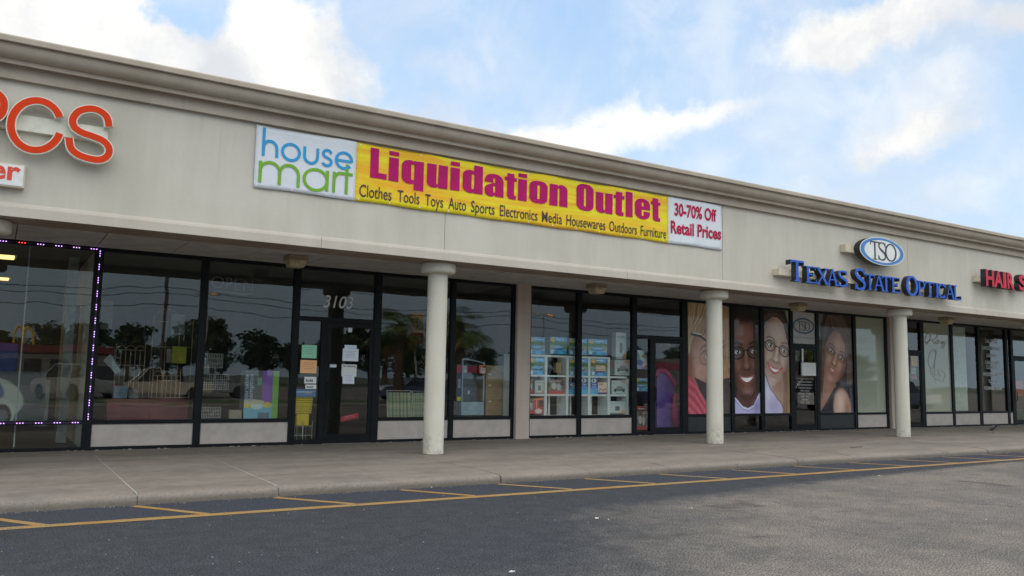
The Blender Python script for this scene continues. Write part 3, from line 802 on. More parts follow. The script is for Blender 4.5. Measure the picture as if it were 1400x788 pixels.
for q in range(19):
    gx = BX0+.04+(BX1-BX0-.08)*q/18
    for gz in (BZ0+.035, BZ1-.035):
        mb = MB(); yy = YB+float(ripple(gx, gz))-.004
        vs = [(gx+.013*math.cos(a*math.pi/4), yy, gz+.013*math.sin(a*math.pi/4)) for a in range(8)]
        vs2 = [(x_, yy+.012, z_) for x_, _, z_ in vs]
        mb.add(vs+vs2, [tuple(range(8))]+[(a, (a+1) % 8, 8+(a+1) % 8, 8+a) for a in range(8)])
        mb.build('grommet', M_WHITE, ban)
def bstroke(pts_px, wpx, mt, k=0, closed=False, name='letter', Y=YB, parent=None, sx=3.751, ox=330, oy=150):
    """letter stroke traced on the banner plane"""
    P = [at(ox+x/sx, oy+y/sx, Y) for x, y in pts_px]
    return P
def rippled(mb, name, mt, parent, yoff=-.009):
    mb.v = [(x, YB+yoff*1.0+(y)+float(ripple(x, z)), z) for x, y, z in mb.v]
    return mb.build(name, mt, parent)
def arc(cx, cz, rx, rz, a0, a1, n=14):
    return [(cx+rx*math.cos(R(a0+(a1-a0)*i/n)), cz+rz*math.sin(R(a0+(a1-a0)*i/n))) for i in range(n+1)]
# thin geometric lower-case letters: cell coordinates with x-height 1
def g_h(): return [[(0, 1.75), (0, 0)], [(0, .5)]+arc(.42, .5, .42, .47, 180, 0)+[(.84, 0)]]
def g_o(): return [arc(.5, .48, .5, .50, 0, 360, 26)]
def g_u(): return [[(0, 1)]+arc(.42, .45, .42, .45, 180, 360)+[(.84, 1)]]
def g_s(): return [[(.60, .80)]+arc(.34, .74, .24, .24, 20, 200, 10)+[(.2, .56), (.42, .47)]+arc(.33, .24, .27, .25, 40, -160, 12)]
def g_e(): return [[(.02, .46), (.96, .46)], arc(.5, .48, .48, .50, -4, 322, 26)]
def g_m(): return [[(0, 1), (0, 0)], [(0, .5)]+arc(.42, .55, .42, .43, 180, 0)+[(.84, 0)], [(.84, .5)]+arc(1.26, .55, .42, .43, 180, 0)+[(1.68, 0)]]
def g_a(): return [arc(.5, .48, .5, .50, 0, 360, 26), [(1.0, 1.0), (1.0, 0)]]
def g_r(): return [[(0, 1), (0, 0)], [(0, .5)]+arc(.40, .55, .40, .43, 180, 70, 8)]
def g_t(): return [[(.25, 1.45), (.25, 0)], [(0, .98), (.55, .98)]]
def word(glyphs, boxes, zb, xh, w, mt, name):
    """boxes: (x0, x1) of each glyph on the banner"""
    lt = None
    for (g, (x0, x1)) in zip(glyphs, boxes):
        G = g(); xs_ = [p[0] for s_ in G for p in s_]; lo, hi = min(xs_), max(xs_)
        mb = MB()
        for k, s_ in enumerate(G):
            P = [((x0+w/2)+(p[0]-lo)/max(hi-lo, .01)*(x1-x0-w), zb+p[1]*xh) for p in s_]
            # the same stroke is slightly prouder than the one before it, so that crossings do not fight
            cl = len(P) > 20 and (P[0][0]-P[-1][0])**2+(P[0][1]-P[-1][1])**2 < 1e-6
            mb.stroke(P[:-1] if cl else P, w, -.0008*k, .002, closed=cl)
        rippled(mb, name, mt, ban)
def bx(x, y=250): return ax(330+x/3.751, 150+y/3.751, YB)
word([g_h, g_o, g_u, g_s, g_e], [(bx(103), bx(188)), (bx(201), bx(305)), (bx(316), bx(398)), (bx(410), bx(468)), (bx(478), bx(573))],
     4.905, .262, .047, M_CYAN, 'blue_letter')
word([g_m, g_a, g_r, g_t], [(bx(87, 330), bx(300, 360)), (bx(313, 370), bx(446, 380)), (bx(466, 380), bx(527, 400)), (bx(505, 400), bx(575, 400))],
     4.475, .345, .05, M_GREEN, 'green_letter')
# heavy condensed letters
def rr(x0, y0, x1, y1, r, corners='bl br tr tl', n=6):
    P = []
    for cn, (cx, cy, a) in {'bl': (x0, y0, 180), 'br': (x1, y0, 270), 'tr': (x1, y1, 0), 'tl': (x0, y1, 90)}.items():
        if cn in corners:
            ccx = cx+(r if cx == x0 else -r); ccy = cy+(r if cy == y0 else -r)
            P += [(ccx+r*math.cos(R(a+90*i/n)), ccy+r*math.sin(R(a+90*i/n))) for i in range(n+1)]
        else: P.append((cx, cy))
    return P
SL = lambda y0, y1: rr(.225, y0, .295, y1, .034)
HG = {
 'L': (.50, [[(0, 0), (.5, 0), (.5, .19), (.25, .19), (.25, 1), (0, 1)]]),
 'i': (.24, [[(0, 0), (.24, 0), (.24, .79), (0, .79)], [(0, .86), (.24, .86), (.24, 1), (0, 1)]]),
 'q': (.52, [[(.52, -.2), (.52, .8), (.285, .8), (.285, .75)]+arc(.19, .60, .19, .21, 60, 180, 6)+arc(.19, .20, .19, .21, 180, 300, 6)+[(.285, .05), (.285, -.2)], SL(.14, .67)]),
 'u': (.52, [[(0, .8), (0, .17)]+arc(.17, .16, .17, .17, 180, 300, 6)+[(.285, .06), (.285, 0), (.52, 0), (.52, .8), (.285, .8), (.285, .16)]+arc(.26, .15, .025, .03, 0, -180, 4)+[(.235, .8)]]),
 'd': (.52, [[(.52, 0), (.52, 1), (.285, 1), (.285, .76)]+arc(.19, .60, .19, .21, 60, 180, 6)+arc(.19, .20, .19, .21, 180, 300, 6)+[(.285, .04), (.285, 0)], SL(.14, .67)]),
 'a': (.52, [[(.285, 0), (.52, 0), (.52, .58)]+arc(.26, .58, .26, .24, 0, 180, 10)+[(0, .50), (.235, .50), (.235, .62)]+arc(.26, .64, .026, .03, 180, 0, 4)+[(.285, .50), (.20, .47), (.05, .38), (0, .30), (0, .16)]+arc(.16, .16, .16, .18, 180, 290, 5)+[(.285, .06)], rr(.235, .14, .285, .38, .02)]),
 't': (.40, [[(.08, .10), (.12, .02), (.22, -.01), (.38, 0), (.38, .14), (.315, .15), (.315, .66), (.40, .66), (.40, .79), (.315, .79), (.315, .93), (.08, .93), (.08, .79), (0, .79), (0, .66), (.08, .66)]]),
 'o': (.52, [rr(0, -.01, .52, .82, .2), SL(.14, .67)]),
 'n': (.52, [[(0, 0), (.235, 0), (.235, .64)]+arc(.26, .65, .025, .03, 180, 0, 4)+[(.285, 0), (.52, 0), (.52, .63)]+arc(.35, .64, .17, .18, 0, 115, 6)+[(.235, .74), (.235, .8), (0, .8)]]),
 'O': (.56, [rr(0, -.015, .56, 1.015, .23), rr(.245, .15, .315, .85, .034)]),
 'l': (.24, [[(0, 0), (.24, 0), (.24, 1), (0, 1)]]),
 'e': (.52, [[(.52, .38), (.52, .6)]+arc(.26, .58, .26, .24, 0, 180, 10)+[(0, .22)]+arc(.26, .22, .26, .23, 180, 360, 10)+[(.52, .31), (.295, .31), (.295, .17)]+arc(.26, .16, .033, .04, 0, -180, 4)+[(.227, .38)], rr(.227, .50, .293, .68, .03)]),
}
def fill_loops(loops):
    cu = bpy.data.curves.new('outline', 'CURVE'); cu.dimensions = '2D'; cu.fill_mode = 'BOTH'
    for L in loops:
        sp_ = cu.splines.new('POLY'); sp_.points.add(len(L)-1)
        for p_, q in zip(sp_.points, L): p_.co = (q[0], q[1], 0, 1)
        sp_.use_cyclic_u = True
    ob = bpy.data.objects.new('outline', cu); COL.objects.link(ob)
    me = bpy.data.meshes.new_from_object(ob.evaluated_get(bpy.context.evaluated_depsgraph_get())); bpy.data.objects.remove(ob)
    return me
LQ = [('L', 506, 529), ('i', 531.5, 545.3), ('q', 549.4, 579.3), ('u', 583.5, 612), ('i', 615.4, 628), ('d', 632, 660), ('a', 662.8, 688.5), ('t', 690, 706.5), ('i', 708.4, 720.3), ('o', 723.6, 748), ('n', 750.8, 775.5),
      ('O', 787.7, 811.8), ('u', 814.8, 837.2), ('t', 838.5, 853.2), ('l', 855, 864.3), ('e', 867.3, 888.4), ('t', 889.5, 903)]
zb_, zc_ = 4.815, 5.335
for ch, p0, p1 in LQ:
    w_, loops = HG[ch]; me = fill_loops(loops); ym = 225+(p0-506)*.155
    x0, x1 = ax(p0, ym, YB), ax(p1, ym, YB)
    n = len(me.vertices); co = np.empty(n*3); me.vertices.foreach_get('co', co); co = co.reshape(-1, 3)
    X = x0+co[:, 0]/w_*(x1-x0); Z = zb_+co[:, 1]*(zc_-zb_)
    co = np.stack([X, YB-.009+ripple(X, Z), Z], 1); me.vertices.foreach_set('co', co.ravel()); me.materials.append(M_MAG); me.update()
    link('magenta_letter', me, ban)
rip = lambda X, Z: ripple(X, Z)
def b1(x, y=520): return ax(330+x/3.751, 150+y/3.751, YB)
def b2(x, y=480): return ax(660+x/3.94, 180+y/3.94, YB)
for wd, x0, x1 in (('Clothes', b1(600), b1(767)), ('Tools', b1(798), b1(910)), ('Toys', b1(940), b1(1033)), ('Auto', b1(1060), b1(1151)), ('Sports', b1(1177), b1(1297)),
                   ('Electronics', b2(90), b2(293)), ('Media', b2(318), b2(426)), ('Housewares', b2(449), b2(659)), ('Outdoors', b2(681), b2(829)), ('Furniture', b2(850), b2(986))):
    text('small_word', wd, x0, x1, 4.47, 4.675, YB-.010, M_INK, ban, ripple=rip, off=.004)
text('red_word', '30-70% Off', b2(1033), b2(1257), 5.00, 5.275, YB-.010, M_CRIM, ban, ripple=rip, off=.030)
text('red_word', 'Retail Prices', b2(1012), b2(1281), 4.61, 4.885, YB-.010, M_CRIM, ban, ripple=rip, off=.030)

# ================================================================== CHANNEL LETTER SIGNS
M_ORANGE = plain('orange_acrylic', (.66, .045, .006), .5, .03, 5, spec=.15)
M_TRIM = plain('white_trim', (.70, .68, .62), .4, .03)
M_BLUE = plain('blue_acrylic', (.035, .125, .56), .5, .05, 5, spec=.15)
M_DKSIDE = plain('dark_return', (.020, .021, .026), .45, .1, 5)
M_PINKRED = plain('red_acrylic', (.55, .035, .07), .5, .05, 5, spec=.15)
M_REDTXT = plain('red_print', (.68, .05, .03), .4, .03)
M_NAVY = plain('navy_print', (.03, .035, .06), .4)
M_BLUERING = plain('blue_ring_print', (.04, .19, .50), .35)
YO = 12.70
sg = thing('shop_sign', 'orange round channel letters PCS on an ivory raceway at the left end of the fascia', 'sign')
px2 = lambda L: [at(x/3.03, 40+y/3.03, YO) for x, y in L]
S_pts = []
def catmull(P, n=6):
    out_ = []
    for i in range(len(P)-1):
        p0 = P[max(i-1, 0)]; p1 = P[i]; p2_ = P[i+1]; p3 = P[min(i+2, len(P)-1)]
        for q in range(n):
            t_ = q/n
            out_.append(tuple(.5*((2*b)+(-a+c)*t_+(2*a-5*b+4*c-d)*t_*t_+(-a+3*b-3*c+d)*t_**3) for a, b, c, d in zip(p0, p1, p2_, p3)))
    return out_+[P[-1]]
Ccl = [(149+104*math.cos(R(a)), 398+103*math.sin(R(a))) for a in [-19-(i*322/36) for i in range(37)]]
Scl = catmull([(452, 404), (443, 365), (412, 338), (370, 329), (326, 341), (302, 372), (308, 405), (340, 428), (385, 444), (428, 463), (451, 492), (447, 522), (418, 540), (376, 537), (325, 520), (294, 492), (286, 450)])
Pcl = catmull([(-115, 238), (-50, 250), (-15, 262), (12, 290), (16, 322), (6, 350), (-20, 368), (-60, 366), (-115, 352)])
Pst = [(-115, 210), (-115, 480)]
for nm, cls in (('letter_c', [Ccl]), ('letter_s', [Scl]), ('letter_p', [Pcl, Pst])):
    e = None
    for k, c in enumerate(cls):
        P = px2(c); mb = MB().stroke(P, .118, YO+.004+.0006*k, YO+.11)
        body = mb.build(nm, M_TRIM, sg); 
        mb = MB().stroke([P[0]]+P[1:-1]+[P[-1]],   .090, YO-.001-.0006*k, YO+.003)
        mb.build('acrylic_face', M_ORANGE, body)
rx1 = ax(148, 183, 12.82)
box('raceway', M_IVORY, ax(-42, 165, 12.82), rx1, YO+.115, YF-.001, az(148, 185, 12.82)-.12, az(148, 185, 12.82)+.10, sg, bevel=.004)
sb = thing('box_sign', 'white sign box with red lettering ending in er at the left end of the fascia', 'sign')
x1_ = ax(34.5, 240, 12.76); z0_, z1_ = az(33.5, 257.5, 12.76), az(34.5, 225.5, 12.76)
box('sign_box', M_CREAM, x1_-1.62, x1_, 12.775, YF-.001, z0_, z1_, sb, bevel=.004)
box('sign_face', M_WHITE, x1_-1.595, x1_-.02, 12.767, 12.774, z0_+.02, z1_-.02, sb)
text('lettering', 'Dealer', x1_-1.12, x1_-.055, z0_+.085, z0_+.355, 12.765, M_REDTXT, sb, off=.028)

# serif capitals from thick and thin strokes: unit height 1
def sf(cx, y, w=.15): return [(cx-w, y), (cx+w, y)]
TK, TN, SFW = .17, .085, .055
SER = {
 'T': (.86, [([(.43, .03), (.43, .97)], TK), ([(.02, .955), (.84, .955)], .09), (sf(.43, .028, .17), .055), ([(.035, .97), (.035, .78)], .055), ([(.825, .97), (.825, .78)], .055)]),
 'E': (.78, [([(.17, .0), (.17, 1.0)], TK), ([(.02, .965), (.72, .965)], .07), ([(.02, .035), (.76, .035)], .07), ([(.17, .51), (.52, .51)], .075), ([(.70, .99), (.70, .78)], .055), ([(.74, .01), (.74, .25)], .055), ([(.52, .62), (.52, .40)], .055)]),
 'X': (.95, [([(.16, .97), (.79, .03)], TK), ([(.78, .97), (.15, .03)], TN), (sf(.17, .972, .15), .055), (sf(.78, .972, .14), .055), (sf(.15, .028, .14), .055), (sf(.79, .028, .15), .055)]),
 'A': (.98, [([(.47, 1.0), (.14, .03)], TN), ([(.48, 1.0), (.82, .03)], TK), ([(.26, .35), (.66, .35)], .07), (sf(.14, .028, .13), .055), (sf(.82, .028, .16), .055)]),
 'S': (.66, [(catmull([(.56, .78), (.50, .92), (.32, .965), (.14, .90), (.10, .74), (.20, .61), (.36, .51), (.52, .40), (.58, .25), (.50, .09), (.32, .035), (.14, .08), (.08, .24)], 4), [.07]*4+[.10]*8+[.13]*8+[.16]*12+[.13]*8+[.09]*8+[.06]), ([(.58, .99), (.58, .74)], .05), ([(.06, .01), (.06, .28)], .05)]),
 'O': (.92, [([(.46+.375*math.cos(R(a)), .5+.455*math.sin(R(a))) for a in range(0, 360, 12)], [.08+.095*abs(math.cos(R(a))) for a in range(0, 360, 12)])]),
 'P': (.74, [([(.19, 0), (.19, 1)], TK), ([(.19, .96)]+arc(.40, .735, .25, .225, 90, -90, 10)+[(.19, .51)], [.07]*3+[.10, .13, .15, .16, .15, .13, .10]+[.07]*3), (sf(.19, .028, .17), .055), (sf(.12, .972, .10), .055)]),
 'I': (.42, [([(.21, 0), (.21, 1)], TK), (sf(.21, .028, .17), .055), (sf(.21, .972, .17), .055)]),
 'C': (.86, [([(.46+.375*math.cos(R(a)), .5+.455*math.sin(R(a))) for a in range(42, 325, 11)], [.08+.095*abs(math.cos(R(a))) for a in range(42, 325, 11)]), ([(.76, .99), (.76, .70)], .055)]),
 'L': (.74, [([(.19, 0), (.19, 1)], TK), ([(.04, .035), (.72, .035)], .07), ([(.70, .01), (.70, .27)], .055), (sf(.19, .972, .17), .055)]),
}
def serif(ch, x0, x1, z0, z1, y0, y1, mats, parent, name, thick=1.15, only_face=False):
    w, st = SER[ch]; mb = MB(); k = 0
    sx_, sz_ = (x1-x0)/w, (z1-z0)
    for pts, ww in st:
        cl = ch == 'O'
        P = [(x0+p[0]*sx_, z0+p[1]*sz_) for p in pts]; sc = sz_*thick*.94
        W_ = [q*sc for q in ww] if isinstance(ww, list) else ww*sc
        if isinstance(W_, list): W_ = (W_+[W_[-1]]*len(P))[:len(P)]
        mb.stroke(P, W_, y0-.0012*k, y1-.0005*k, closed=cl, fm=0, sm=1); k += 1
    return mb.build(name, mats, parent)
YT = 12.575
tso = thing('shop_sign', 'blue serif channel letters Texas State Optical with dark sides on cream raceways', 'sign')
zbig0, zbig1, zs1 = 3.835, 4.325, 4.225
def q1(x, y=440): return ax(1060+x/7.88, 320+y/7.88, YT)
def q2(x, y=430): return ax(1180+x/9.333, 350+y/9.333, YT)
for ch, a, b, bg_ in (('T', q1(163), q1(313), 1), ('E', q1(328), q1(443), 0), ('X', q1(440), q1(580), 0), ('A', q1(556), q1(680), 0), ('S', q1(672), q1(782), 0),
                      ('S', q1(852), q1(976), 1), ('T', q2(33), q2(152), 0), ('A', q2(138), q2(280), 0), ('T', q2(240), q2(358), 0), ('E', q2(362), q2(478), 0),
                      ('O', q2(552), q2(704), 1), ('P', q2(696), q2(798), 0), ('T', q2(795), q2(912), 0), ('I', q2(915), q2(978), 0), ('C', q2(953), q2(1064), 0), ('A', q2(1052), q2(1172), 0), ('L', q2(1150), q2(1252), 0)):
    o = serif(ch, a, b, zbig0 if not (bg_ and ch != 'T') else zbig0-.03, zbig1 if bg_ else zs1, YT, YT+.14, (M_BLUE, M_DKSIDE), tso, 'channel_letter')
for a, b in ((15.10, 17.45), (17.62, 19.75), (19.92, 22.1)):
    box('raceway', M_CREAM, a, b, YT+.142, YF-.001, 3.965, 4.115, tso, bevel=.004)
ov = thing('shop_sign', 'white oval sign with blue rim reading TSO above the optician lettering', 'sign')
YV = 12.56
def vx(x, y=170): return ax(1040+x/3.889, 300+y/3.889, YV)
ocx = (vx(527)+vx(763))/2; orx = (vx(763)-vx(527))/2; ocz = az(1206, 344, YV); orz = .355
def ellp(rx, rz, n=48): return [(ocx+rx*math.cos(2*math.pi*i/n), ocz+rz*math.sin(2*math.pi*i/n)) for i in range(n)]
def disc(rx, rz, y0, y1, mats, name, parent):
    mb = MB(); E_ = ellp(rx, rz); n = len(E_)
    mb.add([(x, y0, z) for x, z in E_]+[(x, y1, z) for x, z in E_], [tuple(range(n)), tuple(range(n, 2*n))[::-1]])
    mb.cur = 1; mb.add([(x, y0, z) for x, z in E_]+[(x, y1, z) for x, z in E_], [(i, n+i, n+(i+1) % n, (i+1) % n) for i in range(n)])
    return mb.build(name, mats, parent)
disc(orx, orz, YV, YV+.17, (M_WHITE, M_DKSIDE), 'sign_body', ov)
def ringm(r0, r1, y, mt, name):
    mb = MB(); A = ellp(*r0); B = ellp(*r1); n = len(A)
    mb.add([(x, y, z) for x, z in A]+[(x, y, z) for x, z in B], [(i, (i+1) % n, n+(i+1) % n, n+i) for i in range(n)])
    return mb.build(name, mt, ov)
ringm((orx*.965, orz*.955), (orx*.80, orz*.80), YV-.003, M_BLUERING, 'blue_rim')
for ch, a, b in (('T', 582, 632), ('S', 622, 668), ('O', 658, 724)):
    serif(ch, vx(a, 170), vx(b, 175), ocz-.235, ocz+.235, YV-.006, YV-.001, (M_NAVY, M_NAVY), ov, 'serif_letter', thick=.78)
box('raceway', M_CREAM, vx(495)-.07, vx(495)+1.3, YV+.172, YF-.001, ocz-.10, ocz+.09, ov, bevel=.004)
hs = thing('shop_sign', 'red block channel letters beginning HAIR S with dark sides at the right edge', 'sign')
def hx(x, y=650): return ax(1280+x/6.567, 280+y/6.567, YT)
for ch, a, b in (('H', 447, 520), ('A', 520, 600), ('I', 600, 628), ('R', 638, 697), ('S', 742, 808)):
    text('channel_letter', ch, hx(a), hx(b), 4.335, 4.80, YT+.14, M_PINKRED, hs, depth=.14, off=.035, side=M_DKSIDE)
    dz_ = .02
    text('dark_return', ch, hx(a)-.015, hx(b)+.015, 4.32, 4.815, YT+.145, M_DKSIDE, hs, depth=.115, off=.05)
box('raceway', M_CREAM, hx(445)-.12, hx(445)+4.2, YT+.15, YF-.001, 4.46, 4.62, hs, bevel=.004)

# ================================================================== WINDOW POSTERS (flat prints behind the glass)
def zrow(px, py): return az(px, py, 16.01)
PZ0, PZ1 = ZS1+.004, ZH0-.004
def hairlines(P, u0, u1, v0, v1, cols, n, w=.004, lean=.1, a=.5):
    for q in range(n):
        u = u0+(u1-u0)*random.random(); va = v0+(v1-v0)*random.random()*.3; vb = v1-(v1-v0)*random.random()*.2
        l = lean*random.uniform(.6, 1.4)
        P.line([(u, va), (u+l*.3, (va+vb)/2), (u+l, vb)], w*random.uniform(.6, 2), random.choice(cols), a)
# soft airbrush helpers for the photographic prints
def G(P, x, y, rx, ry, col, a=1., ang=0.):
    """soft spot; x, y in units of poster height"""
    dx = P.u-x; dy = P.v-y; c, s_ = math.cos(R(ang)), math.sin(R(ang))
    d = ((dx*c+dy*s_)/rx)**2+((-dx*s_+dy*c)/ry)**2
    return P.blend(a*np.exp(-d), col)
class Face:
    """portrait in its own frame: x right, y up, chin at -1, hairline near .8; s = half height"""
    def __init__(s, P, cx, cy, size, ang=0., turn=0., wid=.70):
        s.P, s.cx, s.cy, s.s, s.a, s.t, s.w = P, cx, cy, size, ang, turn, wid
    def at(s, x, y):
        c, si = math.cos(R(s.a)), math.sin(R(s.a)); return s.cx+(x*c-y*si)*s.s, s.cy+(x*si+y*c)*s.s
    def g(s, x, y, rx, ry, col, a=1., ang=0.):
        X, Y = s.at(x, y); G(s.P, X, Y, rx*s.s, ry*s.s, col, a, s.a+ang); return s
    def e(s, x, y, rx, ry, col, a=1., ang=0., soft=.25):
        X, Y = s.at(x, y); s.P.ell(X/s.P.asp, Y, rx*s.s, ry*s.s, col, s.a+ang, soft, a); return s
    def l(s, pts, w, col, a=1., soft=1.5):
        Q = [s.at(x, y) for x, y in pts]; s.P.line([(x/s.P.asp, y) for x, y in Q], w*s.s, col, a, soft); return s
    def ring(s, x, y, rx, ry, w, col, ang=0., a=1.):
        X, Y = s.at(x, y); s.P.ring(X/s.P.asp, Y, rx*s.s, ry*s.s, w*s.s, col, s.a+ang, a); return s
    def head(s, skin, light, dark):
        P = s.P; t = s.t
        # head outline: cranium and tapering jaw
        dx = P.u-s.cx; dy = P.v-s.cy; c, si = math.cos(R(s.a)), math.sin(R(s.a))
        X = (dx*c+dy*si)/s.s; Y = (-dx*si+dy*c)/s.s
        half = s.w*np.where(Y > 0, np.sqrt(np.clip(1-(Y/1.12)**2, 0, 1)), np.clip(1-np.abs(Y/1.02)**2.6*.62, 0, 1)*np.sqrt(np.clip(1-(np.abs(Y)/1.03)**7, 0, 1)))
        k = np.clip((half-np.abs(X))/.035+.5, 0, 1)
        sh = np.clip(1-((X-t*.25)/(half+.02))**2, 0, 1)**.55
        col = np.array(dark)*(1-sh[..., None])+np.array(skin)*sh[..., None]
        P.c = P.c*(1-k[..., None])+col*k[..., None]
        s.g(t*.4, .52, .36, .22, light, .55); s.g(t+.33, -.20, .20, .22, light, .55); s.g(t-.33, -.20, .20, .22, light, .5)
        s.g(t, -.82, .16, .10, light, .4); s.g(t-.62*s.w*1.3, -.45, .12, .4, dark, .6); s.g(t+.62*s.w*1.3, -.45, .12, .4, dark, .6)
        return s
    def eyes(s, dark, iris, white=(.62, .58, .55), brow=(.05, .03, .02), bt=.06, open_=.065):
        t = s.t
        for q in (-1, 1):
            x = t+q*.31
            s.g(x, .13, .19, .12, dark, .55); s.e(x, .12, .12, open_, white, 1., 0, .3); s.e(x+.01, .125, .055, .06, iris, 1., 0, .3); s.e(x+.01, .125, .025, .028, (.01, .01, .01), 1, 0, .4); s.e(x-.01, .145, .013, .013, (.9, .9, .9))
            s.l([(x-.14, .10), (x-.08, .175), (x, .195), (x+.09, .175), (x+.14, .11)], .032, (.02, .012, .01), .9); s.l([(x-.12, .085), (x, .055), (x+.12, .09)], .018, dark, .8)
            s.l([(x-.17, .235), (x-.05, .262), (x+.1, .25), (x+.16, .225)], .02, dark, .4)
            s.l([(x-q*.15, .31), (x, .355), (x+q*.12, .345), (x+q*.2, .29)], bt, brow, .8, 1.3)
        return s
    def nose(s, light, dark):
        t = s.t; s.g(t-.12, -.05, .055, .24, dark, .45); s.g(t+.13, -.05, .05, .24, dark, .3); s.g(t+.01, .0, .045, .26, light, .65); s.g(t+.01, -.22, .075, .065, light, .75)
        s.g(t, -.315, .17, .035, dark, .75); s.e(t-.075, -.30, .035, .020, dark, .9, 15, .6); s.e(t+.075, -.30, .035, .020, dark, .9, -15, .6); s.g(t-.15, -.25, .035, .06, dark, .5); s.g(t+.15, -.25, .035, .06, dark, .5)
        return s
    def smile(s, lip, dark, teeth=(.80, .78, .75), wide=.30, op=.095):
        t = s.t; s.l([(t-.20, -.27), (t-.34, -.42), (t-.37, -.55)], .05, dark, .45, 1.6); s.l([(t+.20, -.27), (t+.34, -.42), (t+.37, -.55)], .05, dark, .45, 1.6)
        P = [(t-wide, -.43), (t-wide*.6, -.475), (t, -.49), (t+wide*.6, -.475), (t+wide, -.43)]
        L = [(t+wide, -.43), (t+wide*.62, -.56), (t, -.49-op*1.75), (t-wide*.62, -.56), (t-wide, -.43)]
        Q = [s.at(x, y) for x, y in catmull(P, 4)+catmull(L, 4)]
        s.P.poly([(x/s.P.asp, y) for x, y in Q], (.06, .015, .012))
        T = catmull([(t-wide*.88, -.445), (t, -.495), (t+wide*.88, -.445)], 5)+catmull([(t+wide*.75, -.515), (t, -.50-op*1.1), (t-wide*.75, -.515)], 5)
        Q = [s.at(x, y) for x, y in T]; s.P.poly([(x/s.P.asp, y) for x, y in Q], teeth)
        s.l(catmull(P, 4), .045, lip, .9); s.l(catmull(L, 4), .06, lip, .95); s.g(t, -.50-op*2.9, .16, .035, dark, .45); s.g(t+wide+.05, -.42, .05, .05, dark, .5); s.g(t-wide-.05, -.42, .05, .05, dark, .5)
        return s
    def glasses(s, col, rx=.235, ry=.155, w=.030, a=1.):
        for q in (-1, 1):
            x = s.t+q*.32
            s.ring(x, .10, rx, ry, w, col, q*-3, a); s.g(x-.08, .16, .08, .04, (.8, .8, .85), .12)
        s.l([(s.t-.10, .14), (s.t, .165), (s.t+.10, .14)], w, col, a); s.l([(s.t-.55, .14), (s.t-.78, .17)], w, col, a); s.l([(s.t+.55, .14), (s.t+.78, .17)], w, col, a)
        return s
def strands(P, paths, cols, n, w=.0035, jit=.03, a=.45):
    """hair: n fine curves between the first and the last guide path"""
    A, B = paths
    for q in range(n):
        f = random.random(); j = random.uniform(-jit, jit)
        P.line([((x0*(1-f)+x1*f)+j, (y0*(1-f)+y1*f)) for (x0, y0), (x1, y1) in zip(A, B)], w*random.uniform(.7, 2.2), random.choice(cols), a*random.uniform(.5, 1.2))
PN = (120, 250)
# blonde woman, very close
P = Print(PN[0], PN[1], .53, (.05, .035, .03)); P.noise(.2, 4, 5)
G(P, .10, .95, .30, .35, (.16, .10, .055)); G(P, .40, .9, .25, .3, (.10, .065, .04))
F = Face(P, .385, .50, .44, 14, .05, .74); F.head((.36, .19, .14), (.56, .36, .28), (.13, .055, .04)); F.eyes((.16, .07, .05), (.10, .12, .10)); F.nose((.6, .42, .34), (.18, .08, .06)); F.smile((.45, .10, .12), (.17, .07, .06)); F.glasses((.02, .018, .02), .25, .15, .035)
G(P, .13, .42, .13, .22, (.50, .34, .27), .7); G(P, .03, .40, .05, .25, (.22, .07, .05), .8)
P.poly([(0, 1), (.75, 1), (.66, .86), (.52, .74), (.34, .70), (.12, .71), (.06, .62), (0, .56)], (.27, .18, .09), .95)
strands(P, ([(.02, 1.0), (.03, .85), (.04, .72)], [(.72, 1.02), (.60, .86), (.44, .72)]), [(.46, .33, .18), (.56, .43, .25), (.22, .14, .07), (.12, .075, .04)], 110, .005, .03)
strands(P, ([(.0, 1.0), (.0, .85), (-.02, .70), (.02, .50)], [(.55, 1.02), (.42, .90), (.22, .80), (.06, .66)]), [(.50, .37, .20), (.60, .47, .28), (.26, .16, .08), (.14, .08, .045)], 90, .004, .04)
strands(P, ([(.80, 1.0), (.88, .75), (.86, .50), (.80, .36)], [(.99, .98), (.98, .75), (.97, .5), (.92, .34)]), [(.50, .38, .22), (.24, .15, .08), (.36, .25, .13)], 50, .005, .03)
P.line([(.10, .715), (.30, .70), (.46, .655), (.58, .62)], .020, (.015, .013, .015)); P.line([(.14, .728), (.32, .716)], .009, (.60, .60, .62), .8)
P.poly([(0, .35), (.14, .31), (.30, .21), (.42, .11), (.47, 0), (0, 0)], (.38, .065, .10))
for q in range(9): P.line([(.0, .30-.04*q), (.2, .24-.045*q), (.4, .10-.04*q)], .010, ((.55, .15, .18), (.22, .03, .05))[q % 2], .5, 2.)
P.poly([(.15, .33), (.42, .28), (1, .33), (1, 0), (.47, 0), (.42, .11), (.28, .21)], (.045, .038, .04)); G(P, .42, .12, .12, .18, (.09, .07, .07), .6); P.noise(.08, 14, 24)
o = print_obj('window_poster', P, 15.385, 16.95, 15.988, PZ0, PZ1, .003, M_POSTER); tag(o, 'window poster of a blonde woman in glasses and pink top, partly behind the middle column', 'poster', 'portrait posters in the optician windows')
